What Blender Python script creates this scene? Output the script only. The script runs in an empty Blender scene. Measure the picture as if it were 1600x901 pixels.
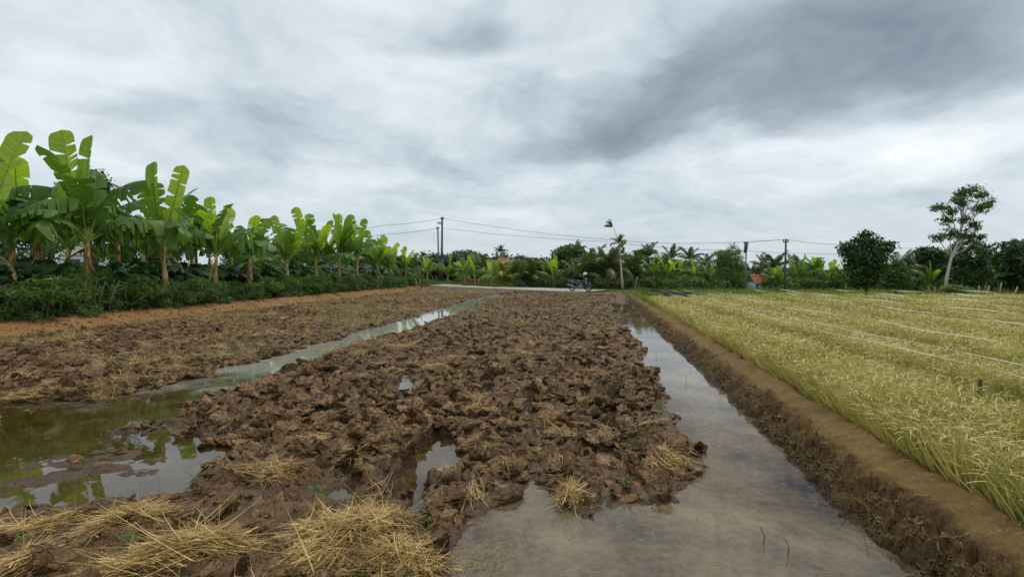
import bpy, math, random
import numpy as np
from math import radians as R, sin, cos, pi
from mathutils import Vector, Matrix, Euler
C = bpy.context.scene.collection
rng = np.random.default_rng(7)
random.seed(7)

# ------------------------------------------------------------------ camera
CAMZ = 1.9
FPX = 720.0
PITCH = math.atan(28.5 / FPX)
cam = bpy.data.cameras.new('camera')
cam.lens = FPX / 1600 * 36
cam.sensor_width = 36
cam.clip_start = 0.05
cam.clip_end = 5000
camo = bpy.data.objects.new('camera', cam)
camo.location = (0, 0, CAMZ)
camo.rotation_euler = (pi / 2 - PITCH, 0, 0)
C.objects.link(camo)
bpy.context.scene.camera = camo

# ------------------------------------------------------------------ world
sc = bpy.context.scene
sc.view_settings.view_transform = 'Standard'
sc.view_settings.look = 'None'
sc.view_settings.exposure = 0.12
sc.view_settings.gamma = 1.0
SUN_EL, SUN_AZ = R(62), R(35)       # azimuth east of the view direction


def direction(px, py):
    v = Vector(((px - 800) / FPX, 1.0, -(py - 450.5) / FPX))
    v.rotate(Euler((-PITCH, 0, 0)))
    return v.normalized()


KZ = 0.24


def cloud_xy(px, py):
    d = direction(px, py)
    return d.x / (d.z + KZ), d.y / (d.z + KZ)


class NT:
    def __init__(self, tree):
        self.t = tree
        self.n = tree.nodes
        self.l = tree.links

    def node(self, typ, **kw):
        n = self.n.new(typ)
        for k, v in kw.items():
            if k == 'ins':
                for a, b in v.items():
                    self.set(n, a, b)
            else:
                setattr(n, k, v)
        return n

    def set(self, n, a, b):
        s = n.inputs[a]
        if isinstance(b, bpy.types.NodeSocket):
            self.l.new(b, s)
        else:
            s.default_value = b

    def math(self, op, a, b=0.0, c=None, clamp=False):
        n = self.n.new('ShaderNodeMath')
        n.operation = op
        n.use_clamp = clamp
        self.set(n, 0, a)
        self.set(n, 1, b)
        if c is not None:
            self.set(n, 2, c)
        return n.outputs[0]

    def mix(self, f, a, b, typ='RGBA', blend='MIX'):
        n = self.n.new('ShaderNodeMix')
        n.data_type = typ
        if typ == 'RGBA':
            n.blend_type = blend
            self.set(n, 0, f)
            self.set(n, 6, a)
            self.set(n, 7, b)
            return n.outputs[2]
        self.set(n, 0, f)
        self.set(n, 2, a)
        self.set(n, 3, b)
        return n.outputs[0]

    def noise(self, vec, scale, detail=4, rough=0.55, dist=0.0, dims='3D'):
        n = self.n.new('ShaderNodeTexNoise')
        n.noise_dimensions = dims
        if vec is not None:
            self.l.new(vec, n.inputs['Vector'])
        n.inputs['Scale'].default_value = scale
        n.inputs['Detail'].default_value = detail
        n.inputs['Roughness'].default_value = rough
        n.inputs['Distortion'].default_value = dist
        return n.outputs['Fac']

    def ramp(self, fac, stops, interp='LINEAR'):
        n = self.n.new('ShaderNodeValToRGB')
        n.color_ramp.interpolation = interp
        e = n.color_ramp.elements
        while len(e) < len(stops):
            e.new(0.5)
        for k, (p, c) in enumerate(stops):
            e[k].position = p
            e[k].color = (*c, 1) if len(c) == 3 else c
        self.set(n, 0, fac)
        return n.outputs[0]

    def maprange(self, v, a, b, c=0.0, d=1.0, smooth=False):
        n = self.n.new('ShaderNodeMapRange')
        if smooth:
            n.interpolation_type = 'SMOOTHSTEP'
        for k, x in zip(('Value', 'From Min', 'From Max', 'To Min', 'To Max'), (v, a, b, c, d)):
            self.set(n, k, x)
        return n.outputs[0]


w = bpy.data.worlds.new('World')
sc.world = w
w.use_nodes = True
nt = NT(w.node_tree)
nt.n.clear()
tc = nt.node('ShaderNodeTexCoord')
sep = nt.node('ShaderNodeSeparateXYZ', ins={0: tc.outputs['Generated']})
zc = nt.math('MAXIMUM', sep.outputs[2], 0.0)
den = nt.math('ADD', zc, KZ)
cx = nt.math('DIVIDE', sep.outputs[0], den)
cy = nt.math('DIVIDE', sep.outputs[1], den)
comb = nt.node('ShaderNodeCombineXYZ', ins={0: cx, 1: cy, 2: 0.0}).outputs[0]
wn = nt.node('ShaderNodeTexNoise', ins={'Vector': comb, 'Scale': 1.9, 'Detail': 5.0})
wv = nt.node('ShaderNodeVectorMath', operation='SUBTRACT', ins={0: wn.outputs['Color'], 1: (0.5, 0.5, 0.5)})
wv2 = nt.node('ShaderNodeVectorMath', operation='SCALE', ins={0: wv.outputs[0], 'Scale': 0.55})
wp = nt.node('ShaderNodeVectorMath', operation='ADD', ins={0: comb, 1: wv2.outputs[0]}).outputs[0]
wsep = nt.node('ShaderNodeSeparateXYZ', ins={0: wp})


def blob(cpx, epx, width, amp):
    """a soft dark or bright cloud bank from one sky direction to another, lying in the cloud layer"""
    ax, ay = cloud_xy(*cpx)
    bx, by = cloud_xy(*epx)
    mx, my = (ax + bx) / 2, (ay + by) / 2
    L = max(math.hypot(bx - ax, by - ay) / 2, 0.1)
    ux, uy = (bx - ax) / (2 * L), (by - ay) / (2 * L)
    dx = nt.math('SUBTRACT', wsep.outputs[0], mx)
    dy = nt.math('SUBTRACT', wsep.outputs[1], my)
    a = nt.math('ADD', nt.math('MULTIPLY', dx, ux / L), nt.math('MULTIPLY', dy, uy / L))
    b = nt.math('ADD', nt.math('MULTIPLY', dx, -uy / width), nt.math('MULTIPLY', dy, ux / width))
    r = nt.math('ADD', nt.math('MULTIPLY', a, a), nt.math('MULTIPLY', b, b))
    e = nt.math('POWER', 2.718, nt.math('MULTIPLY', r, -1.0))
    return nt.math('MULTIPLY', e, amp)


stretch = nt.node('ShaderNodeMapping')
stretch.inputs['Rotation'].default_value = (0, 0, R(-24))
stretch.inputs['Scale'].default_value = (0.95, 1.1, 1)
nt.l.new(wp, stretch.inputs[0])
n1 = nt.noise(stretch.outputs[0], 1.1, 7, 0.55)
n2 = nt.noise(wp, 3.4, 8, 0.6)
v = nt.maprange(n1, 0.25, 0.75, 0.36, 0.92)
v = nt.math('ADD', v, nt.maprange(n2, 0.2, 0.8, -0.16, 0.16))
for args in [((940, 150), (1640, 75), 0.33, -0.38), ((760, 242), (1230, 196), 0.17, -0.30), ((1180, 160), (1640, 118), 0.16, -0.16),
             ((1250, 70), (1640, 15), 0.20, -0.18), ((680, 15), (790, 40), 0.12, -0.30), ((900, 105), (960, 135), 0.10, 0.26),
             ((820, 70), (1060, 45), 0.12, 0.16), ((250, 60), (640, 30), 0.22, -0.20), ((360, 205), (560, 215), 0.40, -0.20),
             ((20, 110), (200, 180), 0.5, 0.22), ((60, 20), (200, 30), 0.12, 0.14), ((1280, 260), (1640, 190), 0.40, 0.20),
             ((450, 120), (760, 140), 0.30, 0.22), ((700, 300), (1100, 290), 0.8, -0.10), ((1000, 235), (1250, 225), 0.3, 0.05)]:
    v = nt.math('ADD', v, blob(*args))
hz = nt.maprange(sep.outputs[2], 0.0, 0.20, 1.0, 0.0, True)
v = nt.mix(nt.math('MULTIPLY', hz, 0.75), v, 0.52, 'FLOAT')
skycol = nt.ramp(v, [(0.0, (2.1, 2.45, 3.0)), (0.25, (3.3, 3.8, 4.4)), (0.5, (5.3, 6.05, 6.6)), (0.75, (7.5, 8.15, 8.5)), (1.0, (9.3, 9.6, 9.75))])
nish = nt.node('ShaderNodeTexSky')
nish.sky_type = 'NISHITA'
nish.sun_disc = False
nish.sun_elevation = SUN_EL
nish.sun_rotation = SUN_AZ
mixs = nt.mix(0.93, nish.outputs[0], skycol)
bg = nt.node('ShaderNodeBackground', ins={0: mixs, 1: 0.10})
out = nt.node('ShaderNodeOutputWorld', ins={0: bg.outputs[0]})

sun = bpy.data.lights.new('sun', 'SUN')
sun.energy = 1.5
sun.angle = R(11)
sun.color = (1.0, 0.96, 0.9)
suno = bpy.data.objects.new('sun', sun)
sd = Vector((sin(SUN_AZ) * cos(SUN_EL), cos(SUN_AZ) * cos(SUN_EL), sin(SUN_EL)))
suno.rotation_euler = sd.to_track_quat('Z', 'Y').to_euler()
C.objects.link(suno)

# ------------------------------------------------------------------ small helpers
SH = 0.1806            # the field runs along x = s + SH*y


def at(px, py, depth):
    """world point seen at photograph pixel px, py at distance depth along +Y"""
    d = direction(px, py)
    k = depth / d.y
    return Vector((0, 0, CAMZ)) + d * k


def ground_at(px, py, z=0.0):
    d = direction(px, py)
    k = (z - CAMZ) / d.z
    return Vector((0, 0, CAMZ)) + d * k


def tag(o, label=None, cat=None, group=None, kind=None):
    if label:
        o['label'] = label
    if cat:
        o['category'] = cat
    if group:
        o['group'] = group
    if kind:
        o['kind'] = kind
    return o


def empty(name, loc, rz=0.0):
    o = bpy.data.objects.new(name, None)
    o.empty_display_size = 0.2
    C.objects.link(o)
    o.location = loc
    o.rotation_euler = (0, 0, rz)
    return o


def mesh_np(name, V, F, mats=(), midx=None, smooth=True):
    """V (n,3), F (m,k) all faces with k corners"""
    V = np.asarray(V, np.float32)
    F = np.asarray(F, np.int32)
    me = bpy.data.meshes.new(name)
    k = F.shape[1]
    me.vertices.add(len(V))
    me.vertices.foreach_set('co', V.ravel())
    me.loops.add(F.size)
    me.loops.foreach_set('vertex_index', F.ravel())
    me.polygons.add(len(F))
    me.polygons.foreach_set('loop_start', np.arange(0, F.size, k, dtype=np.int32))
    if midx is not None:
        me.polygons.foreach_set('material_index', np.asarray(midx, np.int32))
    me.polygons.foreach_set('use_smooth', np.full(len(F), smooth))
    for m in mats:
        me.materials.append(m)
    me.update(calc_edges=True)
    return me


def obj(name, me, parent=None, loc=(0, 0, 0), rot=(0, 0, 0), scale=1.0, link=True):
    o = bpy.data.objects.new(name, me)
    if link:
        C.objects.link(o)
    o.location = loc
    o.rotation_euler = rot
    o.scale = (scale,) * 3 if isinstance(scale, (int, float)) else scale
    if parent is not None:
        o.parent = parent
    return o


class MB:
    """collects polygons of any size, one material index each"""

    def __init__(self):
        self.v, self.f, self.m = [], [], []

    def add(self, vs, fs, m=0):
        b = len(self.v)
        self.v += [tuple(x) for x in vs]
        self.f += [tuple(b + i for i in f) for f in fs]
        self.m += [m] * len(fs)

    def box(self, c, s, rz=0.0, m=0, taper=1.0, mat=None):
        vs = []
        for z in (-.5, .5):
            t = 1.0 if z < 0 else taper
            for x, y in ((-.5, -.5), (.5, -.5), (.5, .5), (-.5, .5)):
                p = Vector((x * s[0] * t, y * s[1] * t, z * s[2]))
                p.rotate(Euler((0, 0, rz)))
                if mat is not None:
                    p = mat @ p
                vs.append(p + Vector(c))
        self.add(vs, [(3, 2, 1, 0), (4, 5, 6, 7), (0, 1, 5, 4), (1, 2, 6, 5), (2, 3, 7, 6), (3, 0, 4, 7)], m)

    def tube(self, pts, rad, n=8, m=0, cap=True):
        pts = [Vector(p) for p in pts]
        if isinstance(rad, (int, float)):
            rad = [rad] * len(pts)
        rings = []
        up = Vector((0.13, 0.21, 0.97))
        for i, p in enumerate(pts):
            d = (pts[min(i + 1, len(pts) - 1)] - pts[max(i - 1, 0)]).normalized()
            a = d.cross(up)
            if a.length < 0.05:
                a = d.cross(Vector((1, 0, 0)))
            a.normalize()
            b = d.cross(a)
            rings.append([p + (a * cos(2 * pi * k / n) + b * sin(2 * pi * k / n)) * rad[i] for k in range(n)])
        vs = [q for r in rings for q in r]
        fs = []
        for i in range(len(pts) - 1):
            for k in range(n):
                k2 = (k + 1) % n
                fs.append((i * n + k, i * n + k2, (i + 1) * n + k2, (i + 1) * n + k))
        if cap:
            fs.append(tuple(range(n - 1, -1, -1)))
            fs.append(tuple((len(pts) - 1) * n + k for k in range(n)))
        self.add(vs, fs, m)

    def torus(self, c, R_, r, axis='Y', n=20, k=8, m=0):
        vs, fs = [], []
        for i in range(n):
            a = 2 * pi * i / n
            for j in range(k):
                b = 2 * pi * j / k
                q = (R_ + r * cos(b))
                p = Vector((q * cos(a), r * sin(b), q * sin(a)))
                vs.append(p + Vector(c))
                fs.append((i * k + j, ((i + 1) % n) * k + j, ((i + 1) % n) * k + (j + 1) % k, i * k + (j + 1) % k))
        self.add(vs, fs, m)

    def ball(self, c, r, m=0, n=12, k=8, zmin=-1.0):
        if isinstance(r, (int, float)):
            r = (r, r, r)
        vs, fs = [], []
        for i in range(k + 1):
            ph = -pi / 2 + pi * i / k
            z = max(sin(ph), zmin)
            for j in range(n):
                a = 2 * pi * j / n
                vs.append((c[0] + r[0] * cos(ph) * cos(a), c[1] + r[1] * cos(ph) * sin(a), c[2] + r[2] * z))
        for i in range(k):
            for j in range(n):
                fs.append((i * n + j, i * n + (j + 1) % n, (i + 1) * n + (j + 1) % n, (i + 1) * n + j))
        self.add(vs, fs, m)

    def mesh(self, name, mats, smooth=False):
        me = bpy.data.meshes.new(name)
        me.from_pydata(self.v, [], self.f)
        for mm in mats:
            me.materials.append(mm)
        me.polygons.foreach_set('material_index', self.m)
        if smooth:
            me.polygons.foreach_set('use_smooth', [True] * len(self.f))
        me.update()
        return me

    def build(self, name, mats, parent=None, smooth=False, **kw):
        if not isinstance(mats, (list, tuple)):
            mats = [mats]
        return obj(name, self.mesh(name, mats, smooth), parent, **kw)


# ---- numpy noise
def h2(ix, iy, seed):
    n = (ix.astype(np.int64) * 374761393 + iy.astype(np.int64) * 668265263 + seed * 1442695041) & 0xffffffff
    n = ((n ^ (n >> 13)) * 1274126177) & 0xffffffff
    n = ((n ^ (n >> 15)) * 2246822519) & 0xffffffff
    return ((n ^ (n >> 16)) & 0xffffff) / float(0xffffff)


def vnoise(x, y, seed=0):
    ix, iy = np.floor(x), np.floor(y)
    fx, fy = x - ix, y - iy
    fx = fx * fx * (3 - 2 * fx)
    fy = fy * fy * (3 - 2 * fy)
    a, b = h2(ix, iy, seed), h2(ix + 1, iy, seed)
    c, d = h2(ix, iy + 1, seed), h2(ix + 1, iy + 1, seed)
    return (a * (1 - fx) + b * fx) * (1 - fy) + (c * (1 - fx) + d * fx) * fy


def fbm(x, y, octs=4, seed=0, gain=0.5):
    t, a, s = 0, 1.0, 0.0
    for o in range(octs):
        t = t + a * (vnoise(x * 2 ** o + 13.7 * o, y * 2 ** o + 7.1 * o, seed + o) - 0.5)
        s += a
        a *= gain
    return t / s * 2


def slabs(x, y, cell, seed, tilt=0.5):
    """tilted flat plates with cracks between them: returns (height -1..1, crack 0..1)"""
    x, y = x / cell, y / cell
    ix, iy = np.floor(x), np.floor(y)
    f1 = np.full(x.shape, 9.0)
    f2 = np.full(x.shape, 9.0)
    hh = np.zeros(x.shape)
    for dx in (-1, 0, 1):
        for dy in (-1, 0, 1):
            cx_, cy_ = ix + dx, iy + dy
            px = cx_ + h2(cx_, cy_, seed) * 0.9
            py = cy_ + h2(cx_, cy_, seed + 1) * 0.9
            ddx, ddy = x - px, y - py
            d = np.sqrt(ddx ** 2 + ddy ** 2)
            tx = (h2(cx_, cy_, seed + 2) - 0.5) * 2 * tilt
            ty = (h2(cx_, cy_, seed + 3) - 0.5) * 2 * tilt
            hc = (h2(cx_, cy_, seed + 4) - 0.5) * 1.6 + tx * ddx + ty * ddy
            near = d < f1
            f2 = np.where(near, f1, np.minimum(f2, d))
            hh = np.where(near, hc, hh)
            f1 = np.where(near, d, f1)
    edge = np.clip((f2 - f1) / 0.25, 0, 1)
    return hh, edge


def sdf_poly(px, py, poly):
    """signed distance, positive inside"""
    poly = np.array(poly, float)
    d = np.full(px.shape, 1e9)
    inside = np.zeros(px.shape, bool)
    n = len(poly)
    for i in range(n):
        ax, ay = poly[i]
        bx, by = poly[(i + 1) % n]
        ex, ey = bx - ax, by - ay
        t = np.clip(((px - ax) * ex + (py - ay) * ey) / (ex * ex + ey * ey + 1e-12), 0, 1)
        d = np.minimum(d, (px - ax - t * ex) ** 2 + (py - ay - t * ey) ** 2)
        c = ((ay > py) != (by > py)) & (px < (bx - ax) * (py - ay) / (by - ay + 1e-12) + ax)
        inside ^= c
    d = np.sqrt(d)
    return np.where(inside, d, -d)


def sm(x, a, b):
    t = np.clip((x - a) / (b - a), 0, 1)
    return t * t * (3 - 2 * t)


# ------------------------------------------------------------------ materials
def new_mat(name):
    m = bpy.data.materials.new(name)
    m.use_nodes = True
    t = NT(m.node_tree)
    t.n.clear()
    return m, t


def finish(t, shader, disp=None):
    o = t.node('ShaderNodeOutputMaterial', ins={0: shader})
    return o


def simple(name, col, rough=0.7, var=0.25, scale=6.0, metal=0.0, bump=0.0, spec=0.3, streak=None):
    m, t = new_mat(name)
    co = t.node('ShaderNodeTexCoord')
    vec = co.outputs['Object']
    if streak:
        mp = t.node('ShaderNodeMapping')
        mp.inputs['Scale'].default_value = streak
        t.l.new(vec, mp.inputs[0])
        vec = mp.outputs[0]
    n = t.noise(vec, scale, 5, 0.6)
    lo = tuple(c * (1 - var) for c in col)
    hi = tuple(min(c * (1 + var), 1) for c in col)
    colr = t.ramp(n, [(0.3, lo), (0.7, hi)])
    p = t.node('ShaderNodeBsdfPrincipled', ins={'Base Color': colr, 'Roughness': rough, 'Metallic': metal})
    p.inputs['Specular IOR Level'].default_value = spec
    if bump:
        b = t.node('ShaderNodeBump', ins={'Height': n, 'Strength': bump, 'Distance': 0.02})
        t.l.new(b.outputs[0], p.inputs['Normal'])
    finish(t, p.outputs[0])
    return m


def leafy(name, cols, rough=0.45, trans=0.35, scale=1.5, spec=0.35, attr=True, veins=0.0, glow=(1.15, 1.35, 0.55)):
    """foliage: colour varies from leaf to leaf and with the light that shines through"""
    m, t = new_mat(name)
    if attr:
        a = t.node('ShaderNodeAttribute', attribute_name='tint')
        f = a.outputs['Fac']
    else:
        oi = t.node('ShaderNodeObjectInfo')
        f = oi.outputs['Random']
    g = t.node('ShaderNodeNewGeometry')
    n = t.noise(g.outputs['Position'], scale, 3, 0.6)
    f2 = t.math('ADD', t.math('MULTIPLY', f, 0.7), t.math('MULTIPLY', t.math('SUBTRACT', n, 0.38), 0.9), clamp=True)
    k = len(cols) - 1
    col = t.ramp(f2, [(i / k, c) for i, c in enumerate(cols)])
    hv = None
    if veins:
        al = t.node('ShaderNodeAttribute', attribute_name='along').outputs['Fac']
        nn = t.node('ShaderNodeTexNoise', noise_dimensions='1D', ins={'W': al, 'Scale': 55.0, 'Detail': 2.0})
        hv = nn.outputs['Fac']
        col = t.mix(t.maprange(hv, 0.35, 0.7, 0.0, veins), col, t.mix(1.0, col, (1.7, 1.35, 1.2, 1), blend='MULTIPLY'))
        col = t.mix(t.maprange(hv, 0.30, 0.45, veins * .7, 0.0), col, t.mix(1.0, col, (0.6, 0.66, 0.7, 1), blend='MULTIPLY'))
    p = t.node('ShaderNodeBsdfPrincipled', ins={'Base Color': col, 'Roughness': rough})
    p.inputs['Specular IOR Level'].default_value = spec
    if hv is not None:
        b = t.node('ShaderNodeBump', ins={'Height': hv, 'Strength': 0.5, 'Distance': 0.03})
        t.l.new(b.outputs[0], p.inputs['Normal'])
    tcol = t.mix(1.0, col, (*glow, 1), blend='MULTIPLY')
    tr = t.node('ShaderNodeBsdfTranslucent', ins={0: tcol})
    mx = t.node('ShaderNodeMixShader', ins={0: trans, 1: p.outputs[0], 2: tr.outputs[0]})
    finish(t, mx.outputs[0])
    return m


def soil_mat(name, dark, mid, dry, wetline=0.03, wetspan=0.08, fine=38.0, bumps=0.6, rnd=False, speck=None, crack=0.0):
    m, t = new_mat(name)
    g = t.node('ShaderNodeNewGeometry')
    pos = g.outputs['Position']
    big = t.noise(pos, 1.1, 4, 0.6)
    med = t.noise(pos, 9.0, 6, 0.65)
    fin = t.noise(pos, fine, 6, 0.7)
    f = t.math('ADD', t.math('MULTIPLY', big, 0.35), t.math('ADD', t.math('MULTIPLY', med, 0.4), t.math('MULTIPLY', fin, 0.3)))
    if rnd:
        oi = t.node('ShaderNodeObjectInfo')
        f = t.math('ADD', f, t.math('MULTIPLY', t.math('SUBTRACT', oi.outputs['Random'], 0.5), 0.17))
    col = t.ramp(f, [(0.38, dark), (0.52, mid), (0.68, dry)])
    if speck is not None:
        s1 = t.noise(pos, 70.0, 3, 0.7)
        s2 = t.noise(pos, 2.2, 3, 0.6)
        k = t.math('MULTIPLY', t.maprange(s1, 0.55, 0.66), t.maprange(s2, 0.42, 0.6))
        col = t.mix(t.math('MULTIPLY', k, 0.8), col, (*speck, 1))
    zz = t.node('ShaderNodeSeparateXYZ', ins={0: pos}).outputs[2]
    zz = t.math('ADD', zz, t.math('MULTIPLY', t.math('SUBTRACT', med, 0.5), 0.05))
    wet = t.maprange(zz, wetline, wetline + wetspan, 1.0, 0.0)
    col = t.mix(t.math('MULTIPLY', wet, 0.7), col, t.mix(1.0, col, (0.42, 0.38, 0.34, 1), blend='MULTIPLY'))
    rough = t.mix(wet, 0.64, 0.34, 'FLOAT')
    p = t.node('ShaderNodeBsdfPrincipled', ins={'Base Color': col, 'Roughness': rough})
    p.inputs['Specular IOR Level'].default_value = 0.3
    hsum = t.math('ADD', t.math('MULTIPLY', med, 0.55), t.math('MULTIPLY', fin, 0.35))
    if crack:
        vo = t.node('ShaderNodeTexVoronoi', feature='DISTANCE_TO_EDGE')
        wpn = t.node('ShaderNodeTexNoise', ins={'Vector': pos, 'Scale': 12.0})
        wpv = t.node('ShaderNodeVectorMath', operation='SCALE', ins={0: wpn.outputs['Color'], 'Scale': 0.12})
        wpa = t.node('ShaderNodeVectorMath', operation='ADD', ins={0: pos, 1: wpv.outputs[0]})
        t.l.new(wpa.outputs[0], vo.inputs['Vector'])
        vo.inputs['Scale'].default_value = 11.0
        cr = t.maprange(vo.outputs['Distance'], 0.0, 0.09)
        hsum = t.math('ADD', hsum, t.math('MULTIPLY', cr, crack))
    b = t.node('ShaderNodeBump', ins={'Height': hsum, 'Strength': bumps, 'Distance': 0.035})
    t.l.new(b.outputs[0], p.inputs['Normal'])
    finish(t, p.outputs[0])
    return m


M = {}
M['mud'] = soil_mat('ploughed_mud', (0.040, 0.021, 0.0075), (0.112, 0.059, 0.022), (0.20, 0.117, 0.05), rnd=False, crack=0.25)
M['clod'] = soil_mat('mud_clod', (0.040, 0.019, 0.0065), (0.150, 0.079, 0.029), (0.35, 0.21, 0.098), wetline=0.0, wetspan=0.06, rnd=True, crack=0.45, bumps=1.0)
M['crumb'] = soil_mat('bund_crumb', (0.055, 0.031, 0.012), (0.11, 0.065, 0.026), (0.175, 0.11, 0.048), wetline=0.02, wetspan=0.10, fine=30, bumps=0.7)


def bund_mat():
    m, t = new_mat('bund_earth')
    g = t.node('ShaderNodeNewGeometry')
    pos = g.outputs['Position']
    sep_ = t.node('ShaderNodeSeparateXYZ', ins={0: pos})
    big = t.noise(pos, 1.6, 5, 0.65)
    med = t.noise(pos, 10.0, 6, 0.7)
    fin = t.noise(pos, 45.0, 6, 0.75)
    sv = t.math('SUBTRACT', sep_.outputs[0], t.math('MULTIPLY', sep_.outputs[1], 0.1806))
    sv = t.math('ADD', sv, t.math('MULTIPLY', t.math('SUBTRACT', t.math('ADD', t.math('MULTIPLY', big, .7), t.math('MULTIPLY', med, .3)), 0.5), 0.55))
    dryk = t.maprange(sv, 2.20, 2.42, 0.0, 1.0, True)
    f = t.math('ADD', t.math('MULTIPLY', big, 0.3), t.math('ADD', t.math('MULTIPLY', med, 0.35), t.math('MULTIPLY', fin, 0.35)))
    a = t.ramp(f, [(0.38, (0.045, 0.025, 0.009)), (0.5, (0.115, 0.067, 0.024)), (0.64, (0.21, 0.13, 0.05))])
    b = t.ramp(f, [(0.34, (0.09, 0.052, 0.017)), (0.5, (0.165, 0.102, 0.034)), (0.66, (0.26, 0.172, 0.066))])
    col = t.mix(dryk, a, b)
    wet = t.maprange(sep_.outputs[2], 0.01, 0.10, 0.75, 0.0)
    col = t.mix(wet, col, t.mix(1.0, col, (0.42, 0.38, 0.34, 1), blend='MULTIPLY'))
    p = t.node('ShaderNodeBsdfPrincipled', ins={'Base Color': col, 'Roughness': t.mix(wet, 0.85, 0.4, 'FLOAT')})
    p.inputs['Specular IOR Level'].default_value = 0.2
    h = t.math('ADD', t.math('MULTIPLY', med, 0.6), t.math('MULTIPLY', fin, 0.4))
    bb = t.node('ShaderNodeBump', ins={'Height': h, 'Strength': t.mix(dryk, 1.0, 0.6, 'FLOAT'), 'Distance': 0.08})
    t.l.new(bb.outputs[0], p.inputs['Normal'])
    finish(t, p.outputs[0])
    return m


M['bund'] = bund_mat()
M['bank'] = soil_mat('bank_earth', (0.15, 0.072, 0.024), (0.25, 0.125, 0.042), (0.34, 0.19, 0.075), wetline=0.04, wetspan=0.06, bumps=0.5)
M['garden'] = soil_mat('garden_soil', (0.05, 0.035, 0.018), (0.10, 0.065, 0.03), (0.2, 0.13, 0.06), wetline=-1, bumps=0.5, speck=(0.08, 0.13, 0.03))
M['ricesoil'] = soil_mat('rice_soil', (0.05, 0.035, 0.015), (0.12, 0.085, 0.035), (0.24, 0.19, 0.08), wetline=-1, bumps=0.4)


def grass_ground():
    m, t = new_mat('grass_ground')
    g = t.node('ShaderNodeNewGeometry')
    a = t.noise(g.outputs['Position'], 0.25, 5, 0.6)
    b = t.noise(g.outputs['Position'], 7.0, 5, 0.7)
    f = t.math('ADD', t.math('MULTIPLY', a, 0.6), t.math('MULTIPLY', b, 0.4))
    col = t.ramp(f, [(0.35, (0.05, 0.075, 0.02)), (0.5, (0.12, 0.16, 0.04)), (0.65, (0.24, 0.22, 0.09))])
    p = t.node('ShaderNodeBsdfPrincipled', ins={'Base Color': col, 'Roughness': 0.9})
    finish(t, p.outputs[0])
    return m


M['grassground'] = grass_ground()
M['straw'] = leafy('rice_straw', [(0.07, 0.04, 0.015), (0.25, 0.15, 0.05), (0.50, 0.325, 0.12), (0.70, 0.50, 0.21), (0.86, 0.70, 0.38)], rough=0.55, trans=0.12, scale=5)
M['straw_old'] = leafy('old_rice_straw', [(0.09, 0.055, 0.022), (0.25, 0.175, 0.065), (0.50, 0.38, 0.17), (0.36, 0.36, 0.13)], rough=0.6, trans=0.12, scale=3)
M['rice'] = leafy('rice_leaf', [(0.13, 0.20, 0.05), (0.39, 0.345, 0.11), (0.61, 0.495, 0.20), (0.75, 0.65, 0.36)], rough=0.6, trans=0.27, scale=0.9, glow=(1.1, 1.2, .55))
M['banana'] = leafy('banana_leaf', [(0.05, 0.115, 0.02), (0.085, 0.18, 0.028), (0.16, 0.27, 0.05)], rough=0.42, trans=0.38, scale=0.7, spec=0.3, attr=False, veins=0.6)
M['banana_young'] = leafy('young_banana_leaf', [(0.17, 0.28, 0.03), (0.27, 0.40, 0.045), (0.36, 0.48, 0.07)], rough=0.42, trans=0.5, scale=0.7, spec=0.4, attr=False, veins=0.6)
M['midrib'] = simple('banana_midrib', (0.33, 0.40, 0.10), 0.45)
M['stem'] = simple('banana_stem', (0.50, 0.33, 0.13), 0.7, 0.6, 3.0, streak=(5, 5, 0.9), bump=0.6)
M['sheath'] = simple('dry_banana_sheath', (0.27, 0.17, 0.075), 0.8, 0.5, 5.0)
M['shrub'] = leafy('shrub_leaf', [(0.045, 0.085, 0.02), (0.11, 0.18, 0.042), (0.22, 0.31, 0.085)], trans=0.35, scale=1.2)
M['taro'] = leafy('taro_leaf', [(0.025, 0.065, 0.02), (0.05, 0.12, 0.035), (0.10, 0.20, 0.055)], trans=0.22, scale=0.8)
M['tree_dark'] = leafy('dark_tree_leaf', [(0.018, 0.042, 0.011), (0.04, 0.085, 0.02), (0.10, 0.18, 0.038)], trans=0.22, scale=0.8)
M['tree_mid'] = leafy('tree_leaf', [(0.035, 0.07, 0.015), (0.07, 0.13, 0.025), (0.13, 0.20, 0.045)], trans=0.3, scale=0.8)
M['tree_light'] = leafy('light_tree_leaf', [(0.08, 0.14, 0.03), (0.15, 0.23, 0.055), (0.25, 0.34, 0.10)], trans=0.35, scale=0.8)
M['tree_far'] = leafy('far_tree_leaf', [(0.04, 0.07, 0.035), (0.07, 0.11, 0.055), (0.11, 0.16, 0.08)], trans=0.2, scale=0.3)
M['palm'] = leafy('palm_frond', [(0.045, 0.065, 0.022), (0.10, 0.125, 0.04), (0.20, 0.21, 0.08)], trans=0.25, scale=0.5, attr=False)
M['palm_yellow'] = leafy('yellow_palm_frond', [(0.13, 0.17, 0.03), (0.24, 0.28, 0.05), (0.38, 0.37, 0.09)], trans=0.3, scale=0.5, attr=False)
M['bark'] = simple('grey_bark', (0.20, 0.17, 0.13), 0.85, 0.35, 8, bump=0.6)
M['bark_pale'] = simple('pale_bark', (0.50, 0.46, 0.39), 0.8, 0.2, 6)
M['bark_dark'] = simple('dark_bark', (0.075, 0.06, 0.045), 0.85, 0.35, 8)
M['weed'] = leafy('weed_leaf', [(0.07, 0.12, 0.03), (0.14, 0.20, 0.05), (0.26, 0.31, 0.10)], trans=0.35, scale=6)
M['grassblade'] = leafy('grass_blade', [(0.09, 0.15, 0.03), (0.20, 0.25, 0.06), (0.42, 0.39, 0.14)], trans=0.3, scale=0.5)
M['road'] = simple('pale_concrete', (0.36, 0.335, 0.28), 0.85, 0.28, 1.5)
M['kerb'] = simple('mossy_kerb', (0.07, 0.06, 0.045), 0.9, 0.3, 3)
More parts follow.
